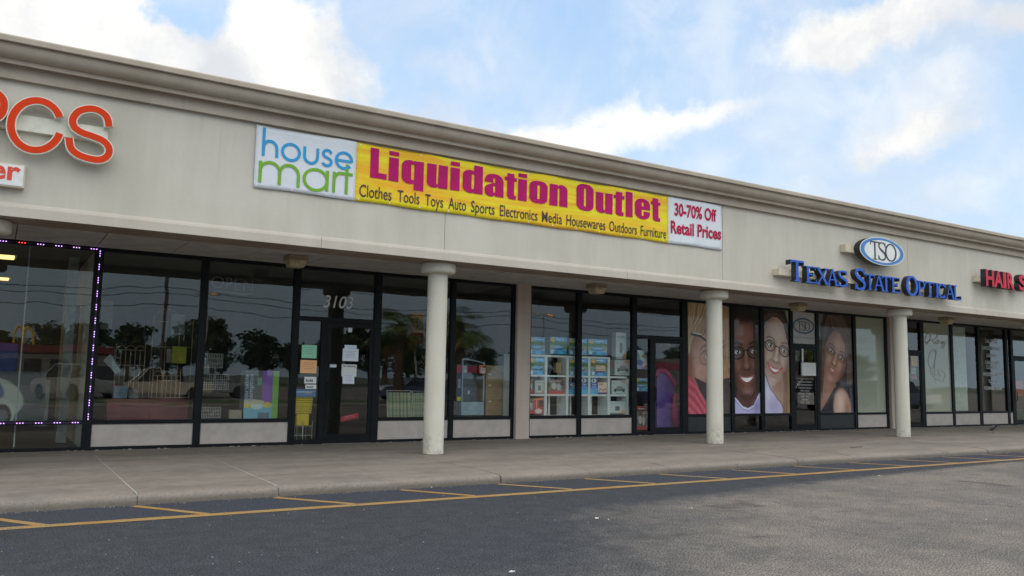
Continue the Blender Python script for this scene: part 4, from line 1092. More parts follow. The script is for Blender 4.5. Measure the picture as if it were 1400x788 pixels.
# smiling man
P = Print(PN[0], PN[1]+10, .38, (.012, .012, .014))
F = Face(P, .185, .53, .39, 3, -.02, .60); F.head((.13, .050, .030), (.30, .145, .105), (.022, .010, .008))
F.g(0, .60, .34, .2, (.24, .12, .10), .55); F.eyes((.035, .014, .010), (.025, .013, .010), (.50, .44, .40), (.012, .008, .006), .075, .055); F.nose((.32, .16, .12), (.035, .014, .010)); F.smile((.22, .07, .065), (.04, .016, .012), (.84, .82, .80), .31, .10); F.g(0, -.86, .18, .10, (.36, .22, .22), .5); F.g(-.02, -.40, .22, .05, (.05, .03, .025), .35)
F.glasses((.006, .006, .007), .245, .145, .034)
P.ell(.5, .985, .21, .12, (.008, .007, .008), 0, .4); G(P, .18, .90, .14, .05, (.03, .012, .010), .7)
P.poly([(.74, 1), (1, 1), (1, .08), (.84, .22), (.78, .42), (.76, .8)], (.015, .020, .016), .72); G(P, .36, .35, .05, .3, (.03, .04, .03), .6)  # dark green reflection painted into the right side of the print
P.poly([(.16, .24), (.34, .17), (.52, .12), (.72, .18), (.84, .27), (.90, .08), (.1, .04), (.1, .2)], (.085, .033, .022)); G(P, .18, .16, .10, .035, (.02, .008, .006), .8)
P.poly([(0, .16), (.12, .125), (.30, .07), (.52, .05), (.74, .08), (.92, .17), (1, .20), (1, 0), (0, 0)], (.40, .38, .60)); P.line([(.0, .15), (.14, .11), (.32, .058), (.52, .04), (.76, .07), (.94, .16)], .012, (.56, .55, .74)); P.line([(.0, .13), (.14, .09), (.32, .04), (.52, .022), (.76, .05), (.94, .14)], .006, (.20, .18, .36)); G(P, .33, .06, .07, .07, (.16, .14, .26), .7); P.noise(.06, 8, 18)
o = print_obj('window_poster', P, 17.115, 18.13, 15.988, PZ0, PZ1, .003, M_POSTER); tag(o, 'window poster of a laughing man in black glasses and pale T-shirt', 'poster', 'portrait posters in the optician windows')
# woman in light blouse
P = Print(PN[0], PN[1]+10, .38, (.20, .22, .18)); P.noise(.1, 3, 5)
P.poly([(.25, .40), (.88, .36), (1, .0), (.1, .0)], (.32, .20, .155))
F = Face(P, .175, .595, .335, -13, .06, .66); F.head((.42, .29, .235), (.62, .49, .42), (.20, .11, .08)); F.eyes((.22, .125, .095), (.075, .060, .035), (.62, .58, .54), (.10, .055, .035), .05); F.nose((.68, .55, .48), (.24, .14, .11)); F.smile((.46, .10, .11), (.24, .12, .10), (.84, .82, .80), .29, .085); F.glasses((.03, .018, .018), .22, .15, .030)
P.poly([(.0, .80), (.0, 1), (1, 1), (1, .62), (.90, .74), (.80, .86), (.60, .925), (.35, .93), (.12, .88)], (.018, .012, .010)); P.poly([(.86, 1), (1, 1), (1, .86)], (.2, .22, .18))
strands(P, ([(.0, .84), (.2, .92), (.5, .94), (.8, .87), (.97, .70)], [(.0, .98), (.3, 1.0), (.6, .99), (.9, .92), (1.02, .8)]), [(.07, .045, .035), (.01, .008, .007), (.10, .065, .05)], 60, .004, .02)
P.poly([(.0, .38), (.10, .34), (.24, .23), (.5, .14), (.72, .06), (.70, 0), (0, 0)], (.42, .40, .56)); G(P, .05, .20, .06, .12, (.56, .54, .70), .7); G(P, .14, .06, .06, .06, (.30, .28, .44), .7)
P.line([(.0, .385), (.10, .345), (.17, .28), (.26, .225), (.38, .19), (.50, .135), (.62, .11), (.72, .05)], .009, (.10, .07, .11))
strands(P, ([(.74, .38), (.80, .26), (.76, .14), (.72, .0)], [(1.0, .42), (1.0, .28), (1.0, .14), (.98, .0)]), [(.20, .12, .065), (.34, .23, .13), (.09, .05, .03), (.13, .07, .04)], 60, .005, .02); P.noise(.06, 8, 18)
o = print_obj('window_poster', P, 18.295, 19.36, 15.988, PZ0, PZ1, .003, M_POSTER); tag(o, 'window poster of a dark haired woman in oval glasses and light blouse', 'poster', 'portrait posters in the optician windows')
# brunette right of the door
P = Print(PN[0]+10, PN[1], .55, (.028, .018, .015))
P.poly([(0, 1), (0, .80), (.06, .74), (.14, .80), (.22, 1)], (.11, .12, .11))
P.poly([(.10, .40), (.42, .40), (.52, .20), (.42, .0), (.0, .0), (.06, .2)], (.22, .11, .075)); G(P, .14, .24, .08, .14, (.34, .19, .14), .6)
F = Face(P, .265, .565, .285, -24, .02, .68); F.head((.30, .155, .110), (.52, .33, .26), (.09, .038, .025)); F.eyes((.10, .045, .032), (.045, .028, .018), (.52, .47, .43), (.035, .018, .012), .05, .06); F.nose((.58, .38, .30), (.12, .05, .035))
F.e(.02, -.50, .19, .075, (.34, .085, .085), 1, 0, .35); F.e(.02, -.495, .15, .026, (.62, .54, .52), .9, 0, .3); F.l([(-.16, -.49), (0, -.455), (.20, -.49)], .03, (.28, .06, .06), .8); F.g(.02, -.56, .09, .03, (.52, .20, .19), .6); F.g(.02, -.64, .14, .03, (.10, .04, .03), .5); F.glasses((.012, .012, .014), .22, .13, .018, .9)
P.poly([(.10, .62), (.16, .76), (.30, .835), (.50, .84), (.70, .80), (.84, .70), (.88, .56), (.80, .36), (1, .30), (1, 1), (.16, 1), (.06, .84)], (.032, .019, .015)); P.poly([(.0, .74), (.12, .76), (.16, .62), (.13, .42), (.06, .2), (0, .1)], (.03, .018, .015))
strands(P, ([(.30, .99), (.18, .84), (.13, .66), (.10, .40), (.06, .12)], [(.45, 1.0), (.30, .86), (.17, .72), (.15, .52), (.10, .30)]), [(.12, .065, .045), (.02, .012, .010), (.18, .10, .07)], 60, .004, .02)
strands(P, ([(.34, .99), (.40, .86), (.62, .82), (.80, .70), (.82, .45), (.80, .28)], [(.60, 1.02), (.80, .95), (.95, .80), (1.0, .60), (1.0, .42), (.98, .26)]), [(.12, .065, .045), (.02, .012, .010), (.20, .12, .08), (.07, .04, .03)], 110, .004, .03)
P.poly([(.0, .0), (.10, .05), (.28, .16), (.44, .25), (.62, .31), (.88, .29), (1, .30), (1, 0)], (.020, .020, .030)); P.poly([(.50, .30), (.62, .31), (.58, .0), (.42, .0)], (.02, .02, .03))
P.ell(.66, .04, .14, .20, (.40, .25, .19), 8, .2); G(P, .33, .10, .07, .10, (.62, .45, .38), .8); G(P, .44, .02, .05, .14, (.20, .10, .07), .7); P.line([(.92, .24), (.96, .0)], .03, (.07, .07, .13)); P.noise(.06, 10, 18)
o = print_obj('window_poster', P, 20.66, 22.25, 15.988, PZ0, PZ1, .003, M_POSTER); tag(o, 'window poster of a brunette with thin glasses and bare shoulder, right of the optician door', 'poster', 'portrait posters in the optician windows')

# optician transom panel
tp = thing('transom_sign', 'white panel with blue oval TSO emblem above the optician door', 'sign')
tx0, tx1, tz0, tz1 = 19.512, 20.508, 2.648, 3.57
box('sign_panel', plain('milky_panel', (.50, .51, .50), .5, .05), tx0, tx1, 15.985, 15.991, tz0, tz1, tp)
ocx, ocz = (tx0+tx1)/2, 3.17
mb = MB(); A = ellp(.47, .235); B = ellp(.41, .185); n = len(A)
mb.add([(x, 15.982, z) for x, z in A]+[(x, 15.982, z) for x, z in B], [(i, (i+1) % n, n+(i+1) % n, n+i) for i in range(n)]); mb.build('oval_rim', plain('slate_blue_print', (.05, .13, .22), .5), tp)
for ch, a, b in (('T', -.27, -.08), ('S', -.10, .07), ('O', .05, .29)):
    serif(ch, ocx+a, ocx+b, ocz-.14, ocz+.14, 15.981, 15.984, (M_NAVY, M_NAVY), tp, 'serif_letter', thick=.7)
text('small_print', 'TEXAS STATE OPTICAL', tx0+.07, tx1-.08, 2.80, 2.835, 15.981, M_NAVY, tp)
# white lettering on the door glass and paper box
M_WVIN = plain('white_vinyl', (.60, .61, .60), .5, .05)
dl = thing('door_lettering', 'block of small white hours lettering on the optician door glass', 'lettering')
for q, (s_, wd) in enumerate((('Texas State Optical', .30), ('Eye Examinations', .33), ('Contact Lenses', .28), ('Office Hours', .20), ('Monday - Friday', .26), ('9:00 - 6:00', .19), ('Saturday', .14), ('9:00 - 2:00', .20))):
    z = 1.52-q*.085
    text('text_line', s_, 19.99-wd, 19.99+wd, z, z+.045, 15.965, M_WVIN, dl, off=.01)
o = box('hanging_sign', M_WHITE, 19.80, 20.42, 15.90, 15.94, 1.72, 2.10, None, .004); tag(o, 'white paper notice board hanging on the optician door', 'notice')
o = box('paper_strip', M_WHITE, 19.86, 19.93, 15.945, 15.950, 2.12, 2.50, None); tag(o, 'narrow white paper strip above the notice on the optician door', 'paper')

# script and figure on the film of the dress shop
M_ETCH = plain('pale_vinyl', (.62, .64, .60), .5)
ds = thing('window_lettering', 'white script and bridal gown outline on the pale window behind the right column', 'lettering')
def wln(pts, w, k=0):
    P = [at(1235+x/4.636, 430+y/4.636, 15.985) for x, y in catmull(pts, 5)]
    MB().stroke(P, w, 15.984-.0004*k, 15.988).build('script_stroke', M_ETCH, ds)
wln([(150, 190), (140, 165), (150, 130), (185, 118), (215, 130), (205, 155), (170, 165)], .022); wln([(175, 125), (168, 165), (150, 185), (175, 160), (195, 178), (205, 188)], .022, 1)
wln([(205, 180), (215, 165), (222, 178), (215, 190), (205, 180)], .016, 2); wln([(222, 188), (228, 165), (238, 172), (242, 188), (250, 170), (262, 175)], .016, 3); wln([(258, 170), (250, 185), (262, 180), (255, 215), (240, 205), (265, 185), (275, 165)], .016)
wln([(190, 222), (168, 250), (160, 300), (172, 335), (190, 345), (200, 300), (208, 250), (195, 224), (212, 235), (205, 290), (200, 340)], .018, 1)
wln([(172, 345), (178, 375), (215, 410), (250, 430), (262, 400), (268, 380), (240, 350), (222, 355), (235, 390), (255, 385)], .018, 2); wln([(200, 345), (205, 435)], .014, 3); wln([(190, 345), (192, 400), (215, 395), (240, 415)], .014, 0)
st = thing('window_lettering', 'white list of tailoring services on the dark window at the right', 'lettering')
for wd, x0, x1, y0, y1 in (('TAILORING', 517, 598, 158, 182), ('DRESS MAKING', 502, 616, 204, 226), ('LEATHER', 527, 594, 250, 272), ('CHILDRENS', 520, 606, 295, 317), ('CLOTHING', 527, 600, 325, 346), ('WEDDING DRESS', 506, 628, 370, 392), ('TUXEDOS', 540, 604, 415, 437), ('FORMALWEAR', 514, 626, 458, 480)):
    f_ = lambda x, y: at(1235+x/4.636, 430+y/4.636, 15.985)
    text('text_line', wd, f_(x0, y1)[0], f_(x1, y1)[0], f_((x0+x1)/2, y1)[1], f_((x0+x1)/2, y0)[1], 15.985, M_WVIN, st, off=.012)

# ---------------------------------------------------------------- door 3103
nb = thing('street_number', 'white italic street number 3103 on the transom glass', 'number')
text('digits', '3103', ax(442, 418, 15.98), ax(483, 418, 15.98), az(462, 421.5, 15.98), az(462, 405, 15.98), 15.98, plain('silver_vinyl', (.70, .71, .70), .6, spec=.2), nb, off=.006, shear=.22)
nb = thing('street_number', 'small pale street number at the top of the glass door beside the blonde poster', 'number')
text('digits', '3101', ax(903, 472, 15.96), ax(915, 472, 15.96), az(909, 472.5, 15.96), az(909, 467.5, 15.96), 15.96, plain('silver_vinyl', (.70, .71, .70), .6, spec=.2), nb, off=.01)
def paper(x0p, x1p, y0p, y1p, col, label, lines=3, Y=15.99, tcol=(.12, .12, .13), name='paper_notice', title=None, rot=0.):
    ym = (y0p+y1p)/2; xm = (x0p+x1p)/2
    x0, x1 = ax(x0p, ym, Y), ax(x1p, ym, Y); z0, z1 = az(xm, y1p, Y), az(xm, y0p, Y)
    w, h = x1-x0, z1-z0
    P = Print(34, 44, w/h, col)
    P.noise(.04, 3, 3)
    for q in range(lines):
        v = .80-q*.62/max(1, lines); a = random.uniform(.12, .25)
        P.line([(a, v), (1-a, v)], .030, tcol, .65)
    o = print_obj(name, P, x0, x1, Y, z0, z1, .002, M_PRINT)
    if title: text('heading', title, x0+w*.1, x1-w*.1, z1-h*.16, z1-h*.06, Y-.002, M_INK, None, off=.02).parent = o; bpy.data.objects[-1] if False else None
    if rot: o.rotation_euler = (0, rot, 0)
    return tag(o, label, 'notice')
paper(412.5, 433, 472, 490, (.22, .52, .36), 'mint green paper notice taped high in the sidelight of door 3103', 4)
paper(410.5, 433, 492.5, 510.5, (.70, .36, .16), 'orange paper notice below the mint green one in the sidelight', 4)
def stick(x0p, x1p, y0p, y1p, body, label):
    o = paper(x0p, x1p, y0p, y1p, (.55, .56, .56), label, 0); me = text('word', body, 0, 1, 0, 1, 0, M_INK, None, off=.03)
    w = ax(x1p, y1p, 15.99)-ax(x0p, y1p, 15.99); h = az(x0p, y0p, 15.99)-az(x0p, y1p, 15.99)
    me.scale = (w*.6, 1, h*.45); me.location = (w*.1, -.002, h*.25); me.parent = o
stick(416, 432.5, 515.5, 524.5, 'Sold', 'upper of two small white stickers reading Sold in the sidelight')
stick(417.5, 432.5, 526, 532, 'Sold', 'lower of two small white stickers reading Sold in the sidelight')
paper(471, 487.5, 472, 481, (.50, .60, .70), 'short pale blue paper strip above the framed notice on door 3103', 0, Y=15.972)
paper(468.5, 490, 477, 494, (.56, .60, .66), 'upper white notice with blue heading on the glass of door 3103', 5, Y=15.968)
def no_sol():
    o = paper(467, 487.5, 498.5, 515, (.52, .53, .52), 'white No Soliciting notice on the glass of door 3103', 0, Y=15.972)
    w = ax(487.5, 505, 15.97)-ax(467, 505, 15.97); h = az(477, 498.5, 15.97)-az(477, 515, 15.97)
    t_ = text('heading', 'No Soliciting', 0, 1, 0, 1, 0, M_INK, None, off=.02); t_.scale = (w*.84, 1, h*.13); t_.location = (w*.08, -.002, h*.80); t_.parent = o
no_sol()
paper(468.5, 484.5, 511, 525, (.50, .54, .60), 'lower pale paper overlapping the No Soliciting notice', 4, Y=15.966)
paper(451, 460, 498.5, 502.5, (.45, .48, .55), 'small pale pull label beside the lock of door 3103', 1, Y=15.940)
paper(476, 481.5, 447, 454.5, (.50, .50, .50), 'small white square sticker at the top of door 3103', 1, Y=15.966)
rs = paper(466.5, 491, 570, 577, (.20, .018, .028), 'tilted red sale sticker low on door 3103', 2, Y=15.966, tcol=(.7, .6, .6), rot=R(-12))
# yellow bins on their wire rack in the sidelight
M_YBIN = plain('yellow_plastic', (.84, .60, .01), .4, .05); M_WIRE = plain('pale_wire', (.45, .44, .40), .4)
YI = 16.14
def ix(px, py, Y=YI): return ax(px, py, Y)
def iz(px, py, Y=YI): return az(px, py, Y)
yb = thing('storage_bin', 'stack of bright yellow plastic bins standing on a wire rack in the sidelight', 'bin')
x0, x1 = ix(403, 560), ix(427.5, 560)
zt, zm, zb2 = iz(415, 543), iz(415, 566), iz(415, 582)
for q in range(9):
    za = zt-(zt-zm)*q/9; MB().box(x0+.002*q, x1-.003*q, YI, YI+.35, za-(zt-zm)/9+.008, za).build('bin_layer', M_YBIN, yb, bevel=.004)
MB().box(x0+.05, x1-.06, YI+.02, YI+.3, zb2, zm-.005).build('bin_layer', M_YBIN, yb, bevel=.006)
wr_ = thing('wire_rack', 'pale wire rack carrying the yellow bins', 'rack')
for xx in (x0+.01, x0+.18, x1-.19, x1-.0):
    MB().tube([(xx, YI-.01, .135), (xx, YI-.01, zb2+.10)], .006, 6).build('wire', M_WIRE, wr_); MB().tube([(xx, YI+.36, .135), (xx, YI+.36, zb2+.10)], .006, 6).build('wire', M_WIRE, wr_)
for zz in (zb2-.012, .3): MB().tube([(x0, YI-.01, zz), (x1, YI-.01, zz), (x1, YI+.36, zz), (x0, YI+.36, zz), (x0, YI-.01, zz)], .006, 6).build('wire', M_WIRE, wr_)
P = Print(40, 14, 2.4, (.05, .16, .36)); P.line([(.05, .6), (.95, .7)], .2, (.45, .55, .65), .7); P.line([(.5, .45), (.8, .5)], .12, (.6, .25, .15), .8)
o = print_obj('printed_card', P, ix(403, 537), ix(431, 537), YI-.05, iz(415, 542.5), iz(415, 532), .01); tag(o, 'blue printed card strip above the yellow bins', 'card')

# ================================================================== SHOP GOODS BEHIND THE GLASS
def goods_print(kind, seed):
    r = random.Random(seed)
    if kind == 'pool':
        P = Print(44, 34, 1.25, (.10, .36, .66)); P.rect(0, .50, 1, .74, (.05, .16, .04)); P.noise(.3, 9, 6)
        P.rect(0, .26, 1, .52, (.26, .30, .14)); P.ell(.5, .40, .46, .15, (.06, .12, .34)); P.ell(.5, .43, .40, .085, (.18, .45, .66)); P.rect(.0, 0, 1, .2, (.05, .24, .46)); P.ell(.62, .10, .22, .12, (.08, .40, .70))
        P.rect(.05, .04, .22, .24, (.55, .62, .66)); P.ell(.16, .84, .13, .13, (.78, .42, .03)); P.line([(.36, .87), (.80, .87)], .05, (.65, .75, .82))
    elif kind == 'truck':
        P = Print(44, 30, 1.35, (.42, .48, .47)); P.line([(.08, .88), (.2, .75)], .04, (.08, .09, .10)); P.rect(.16, .30, .84, .48, (.12, .13, .12)); P.ell(.5, .52, .26, .12, (.22, .24, .22)); P.ell(.24, .30, .08, .08, (.03, .03, .03)); P.ell(.76, .30, .08, .08, (.03, .03, .03)); P.line([(.3, .12), (.7, .12)], .04, (.15, .15, .15)); P.rect(.60, .86, .95, .96, (.55, .25, .12))
    elif kind == 'scene':
        P = Print(36, 40, .9, (.04, .07, .25)); P.ell(.5, .22, .55, .26, (.08, .38, .60)); P.ell(.5, .45, .34, .12, (.14, .25, .60)); P.ell(.45, .82, .32, .12, (.55, .58, .66)); P.ell(.4, .83, .10, .08, (.03, .03, .05)); P.line([(.2, .62), (.8, .6)], .05, (.5, .6, .75), .8)
    elif kind == 'cream':
        P = Print(32, 26, 1.1, (.62, .48, .38)); P.rect(0, 0, 1, .2, (.16, .05, .20)); P.line([(.1, .34), (.3, .5), (.5, .36), (.7, .52), (.9, .38)], .07, (.45, .08, .08)); P.rect(.1, .8, .5, .9, (.60, .22, .08))
    elif kind == 'red':
        P = Print(30, 40, .7, (.50, .045, .05)); P.ell(.5, .18, .24, .16, (.55, .50, .48)); P.rect(.55, .45, .95, .9, (.05, .03, .04)); P.line([(.3, .95), (.3, .4)], .05, (.7, .3, .2)); P.rect(0, .9, 1, 1, (.72, .20, .05))
    elif kind == 'photo':
        P = Print(36, 36, 1.0, (.16, .13, .12)); P.noise(.8, 6, 6); P.ell(.35, .55, .16, .22, (.52, .44, .38)); P.ell(.66, .5, .13, .24, (.40, .38, .42)); P.rect(0, 0, 1, .2, (.45, .05, .05)); P.line([(.55, .9), (.8, .9)], .06, (.60, .20, .10))
    elif kind == 'white':
        P = Print(30, 36, .8, (.45, .48, .48)); P.rect(.35, .25, .65, .6, (.10, .11, .12)); P.rect(0, 0, 1, .1, (.25, .26, .27)); P.rect(.75, .05, .95, .25, (.62, .28, .05)); P.line([(.15, .85), (.85, .85)], .05, (.2, .2, .25))
    elif kind == 'brown':
        P = Print(34, 50, .7, (.27, .18, .085)); P.noise(.10, 5, 8)
        for q in range(r.randint(2, 5)): v = r.uniform(.1, .9); P.line([(.1, v), (.9, v)], .012, (.12, .08, .04), .7)
        P.rect(.15, .8, .32, .9, (.5, .42, .34)); P.rect(.55, .8, .66, .92, (.45, .16, .10))
    elif kind == 'kids':
        P = Print(40, 60, .65, (.20, .30, .42)); P.noise(.4, 5, 7); P.poly([(.1, 1), (.5, 1), (.95, .25), (.6, .1)], (.52, .56, .60)); P.ell(.3, .35, .18, .14, (.05, .12, .35)); P.ell(.65, .7, .10, .10, (.40, .25, .18)); P.ell(.8, .82, .10, .07, (.06, .2, .08))
    return P
PM = {}
def carton(kind, x0, x1, z0, z1, Y, depth, label, cat='box', group=None, side=None, seed=0, rz=0., name='carton'):
    key = (kind, seed)
    if key not in PM:
        me = print_mesh(name, goods_print(kind, seed), 1, 1, 1, side); me.materials.append(M_PRINT); PM[key] = me
    o = link(name, PM[key], None, (x0, Y, z0)); o.scale = (x1-x0, depth, z1-z0); o.rotation_euler = (0, 0, rz)
    return tag(o, label, cat, group)
# white cube shelving in the two shelf windows
YSH = 16.12
def sx(px, Y=YSH): return ax(px, 520, Y)
vert = [702.5, 720.5, 746.5, 776, 805.8, 832.5]
rows = [az(780, 487.5, YSH), az(780, 514.3, YSH), az(780, 540, YSH), .145]
M_SHELF = plain('white_shelf_laminate', (.88, .89, .88), .45, .04)
shf = thing('cube_shelf', 'white cube shelving full of boxed toys behind the two middle windows', 'shelf')
xv = [sx(v) for v in vert]; xe = sx(858.5)
TH = .035
rows_z = [rows[0], rows[1], rows[2]]
for k, xq in enumerate(xv):
    MB().box(xq-TH, xq+TH, YSH, YSH+.40, .14, rows[0]-.035).build('upright', M_SHELF, shf, bevel=.003)
MB().box(xe-TH, xe+TH*.8, YSH, YSH+.40, .14, rows[1]-.035).build('upright', M_SHELF, shf, bevel=.003)
MB().box(xv[0]-TH, xv[-1]+TH, YSH-.003, YSH+.40, rows[0]-.034, rows[0]+.015).build('shelf_board', M_SHELF, shf, bevel=.003)
for k in (1, 2):
    ends = xv+[xe]
    for a, b in zip(ends[:-1], ends[1:]):
        MB().box(a+TH+.001, b-TH-.001, YSH+.002, YSH+.40, rows[k]-.03, rows[k]+.012).build('shelf_board', M_SHELF, shf, bevel=.003)
ends = xv+[xe]
for a, b in zip(ends[:-1], ends[1:]):
    MB().box(a+TH+.001, b-TH-.001, YSH+.002, YSH+.40, .60, .635).build('shelf_board', M_SHELF, shf, bevel=.003)
    MB().box((a+b)/2+.02, (a+b)/2+.07, YSH+.38, YSH+.41, .14, rows[1]-.04).build('rear_post', M_SHELF, shf)
def pc(kind, p0, p1, ya, yb, label, depth=.32, Y=YSH+.03, seed=0, group=None, name='carton', cat='box'):
    pm = (p0+p1)/2; return carton(kind, ax(p0, yb, Y), ax(p1, yb, Y), az(pm, yb, Y), az(pm, ya, Y), Y, depth, label, cat, group, None, seed, 0., name)
G1 = 'boxed paddling pools on the white shelves'
for k, (a, b, ya, yb, lb) in enumerate(((722.5, 745, 461, 484.5, 'pool box with orange price disc on top of the shelves, far left beside the pier'), (752, 775, 461, 484.5, 'pool box on top of the shelves, second from the pier'), (778, 802, 463, 485.5, 'pool box on top of the shelves right behind the mullion'), (804, 830, 464, 486, 'pool box on top of the shelves, nearest the tall white box'),
        (724, 745.5, 489, 513, 'pool box in the upper left cube of the shelves'), (778, 804, 490, 514, 'pool box in the upper cube behind the mullion'), (808, 829, 490, 514.3, 'pool box in the upper right cube of the shelves'))):
    pc('pool', a, b, ya, yb, lb, seed=k, group=G1)
pc('photo', 722, 729, 519, 538, 'small dark picture box in the middle left cube', seed=1); pc('white', 731, 744, 520.5, 538.5, 'small white appliance box in the middle left cube')
pc('photo', 750, 771, 519, 539, 'boxed toy figures with red base in the second middle cube', seed=2)
pc('scene', 778.5, 791.5, 523, 540, 'small blue box left of the mullion in the middle row', seed=1); pc('scene', 794, 803.5, 516, 540.5, 'tall blue box just right of the mullion in the middle row', seed=2); pc('scene', 807.5, 817, 516.5, 540.5, 'tall blue box in the cube right of the mullion', seed=3); pc('cream', 817.5, 831, 523, 540.5, 'cream and purple box beside the tall blue box')
pc('truck', 836.5, 857, 520.5, 541, 'grey toy truck box in the right hand cube', seed=1); pc('truck', 840.5, 862, 492.5, 513.5, 'grey toy truck box standing above the right hand cube', seed=2, depth=.3)
pc('white', 842, 856, 455, 491.5, 'tall white box with blue stripe standing at the right end of the shelves', depth=.16, seed=4); pc('cream', 815, 827, 500, 509.5, 'small cream box in front of the pool box, upper right cube', depth=.05, Y=YSH+.005, seed=3)
pc('photo', 722, 729.5, 545, 566, 'small dark box in the lower left cube', seed=5); pc('red', 729.5, 743, 545, 566, 'bright red boxed toy in the lower left cube')
pc('white', 833, 855, 549, 566, 'grey packaged kit lying in the lower right cube', seed=6); pc('brown', 760, 767, 496, 510, 'small brown jar box in the empty upper cube', seed=9, depth=.1)
M_TEAL = plain('teal_price_card', (.35, .48, .50), .5)

# shop right of the shelves: sidelight pictures and inflatables in the door
pc('kids', 869.5, 886, 479, 505, 'blue and white playground picture in the narrow sidelight', depth=.01, Y=16.10); pc('pool', 869.5, 886, 517, 535, 'pool box lower in the narrow sidelight', Y=16.25, seed=11); pc('red', 870, 884, 556, 560, 'red lid low in the narrow sidelight', Y=16.25, seed=8); pc('photo', 870, 885, 563, 588, 'dark carton on the floor in the narrow sidelight', Y=16.25, seed=12)
M_INFL = plain('purple_vinyl', (.16, .08, .36), .3, .1); M_INFP = plain('pink_vinyl', (.62, .03, .20), .3, .1); M_TARP = plain('green_sheet', (.03, .17, .09), .5, .3, 3)
isl = thing('inflatable_slide', 'purple and pink inflatable slide standing inside the door beside the shelves', 'toy')
Yq = 16.3
A = [at(x, y, Yq) for x, y in ((897, 590), (897, 512), (902, 508), (912, 512), (924, 530), (931, 560), (931, 590))]
MB().add([(x, Yq, z) for x, z in A]+[(x, Yq+.5, z) for x, z in A], [tuple(range(7)), tuple(range(7, 14))]+[(i, (i+1) % 7, 7+(i+1) % 7, 7+i) for i in range(7)]).build('body', M_INFL, isl, bevel=.03)
arc_ = [(x, Yq-.03, z) for x, z in [at(x, y, Yq) for x, y in catmull([(896, 514), (901, 506), (912, 511), (925, 530), (932, 552)], 4)]]
MB().tube(arc_, .06, 8).build('rim_tube', M_INFP, isl, smooth_=True)
e1 = [at(930+9*math.cos(R(a)), 562+27*math.sin(R(a)), Yq-.12) for a in range(0, 360, 20)]
MB().add([(x, Yq-.12, z) for x, z in e1]+[(x, Yq-.04, z) for x, z in e1], [tuple(range(18)), tuple(range(18, 36))]+[(i, (i+1) % 18, 18+(i+1) % 18, 18+i) for i in range(18)]).build('side_disc', M_INFP, isl)
o = box('green_sheet', M_TARP, ix(895, 500, 17.2), ix(932, 500, 17.2), 17.2, 17.25, .14, 2.3); tag(o, 'dark green sheet hanging behind the inflatable slide', 'sheet')

# red cabinet, trellises, goods in the first two windows
M_MAROON = plain('maroon_cabinet', (.17, .028, .034), .4, .15, 3)
Yc = 16.5
cb = thing('cabinet', 'low maroon cabinet with two drawers inside the window left of the open sign window', 'cabinet')
cx0, cx1 = ix(146, 560, Yc), ix(257, 560, Yc); cz1 = iz(200, 546, Yc)
MB().box(cx0, cx1, Yc, Yc+.45, .2, cz1-.03).build('carcass', M_MAROON, cb, bevel=.006); MB().box(cx0-.03, cx1+.03, Yc-.03, Yc+.48, cz1-.029, cz1).build('cabinet_top', M_MAROON, cb, bevel=.006)
for a, b in ((.04, .48), (.52, .96)):
    w = cx1-cx0; MB().box(cx0+w*a, cx0+w*b, Yc-.018, Yc-.001, cz1-.26, cz1-.06).build('drawer', M_MAROON, cb, bevel=.004)
    MB().box(cx0+w*(a+.10), cx0+w*(b-.12), Yc-.03, Yc-.019, cz1-.125, cz1-.108).build('drawer_pull', M_BLACK, cb)
    MB().box(cx0+w*a, cx0+w*b, Yc-.018, Yc-.001, .22, cz1-.28).build('cabinet_door', M_MAROON, cb, bevel=.004)
M_RUST = plain('tan_metal', (.36, .24, .16), .5, .2)
def trellis(p0, p1, ya, yb, Y, label, n=6, name='garden_trellis'):
    t = thing(name, label, 'trellis', (0, 0, 0), 0, 'tan metal garden trellises')
    x0, x1 = ax(p0, yb, Y), ax(p1, yb, Y); z0, z1 = az((p0+p1)/2, yb, Y), az((p0+p1)/2, ya, Y)
    for q in range(n+1):
        x = x0+(x1-x0)*q/n; MB().tube([(x, Y, z0), (x, Y, z1 if q in (0, n) else z1-.12)], .008, 6).build('bar', M_RUST, t)
    for z in (z0+.02, z0+(z1-z0)*.62, z1-.12): MB().tube([(x0, Y, z), (x1, Y, z)], .007, 6).build('cross_bar', M_RUST, t)
    for c in range(n//2):
        cx_ = x0+(x1-x0)*(2*c+1)/n*1.0; r = (x1-x0)/n
        MB().tube([(cx_+r*math.cos(R(a)), Y-.01, z1-.12+r*math.sin(R(a))) for a in range(0, 181, 18)], .006, 5).build('arch', M_RUST, t)
trellis(154, 194, 470, 548, 17.3, 'tan trellis with arched top behind the left part of the maroon cabinet'); trellis(207, 245, 505, 545.5, 16.7, 'low tan trellis standing on the maroon cabinet')
trellis(203, 258, 432, 545, 17.6, 'tall tan rack frame rising above the maroon cabinet', 3)
def flat(p0, p1, ya, yb, Y, d, col, name, label, cat, rough=.6, bevel=.006):
    o = box(name, plain('colour_'+name+'_%d' % len(MATS), col, rough, .12, 5), ax(p0, yb, Y), ax(p1, yb, Y), Y, Y+d, az((p0+p1)/2, yb, Y), az((p0+p1)/2, ya, Y), None, bevel); return tag(o, label, cat)
flat(234, 254, 474, 497, 17.4, .03, (.32, .30, .02), 'price_placard', 'yellow placard hanging on the tall tan rack', 'placard'); flat(227, 237, 477, 496, 17.45, .03, (.30, .20, .19), 'cloth_bag', 'dull pink bag hanging left of the yellow placard', 'bag')
flat(155, 174, 528, 545, 16.62, .3, (.16, .20, .27), 'crate', 'blue grey crate on the left end of the maroon cabinet', 'crate'); flat(175, 189, 532, 545.5, 16.65, .25, (.10, .11, .12), 'crate', 'dark crate between the blue grey crate and the low trellis', 'crate')
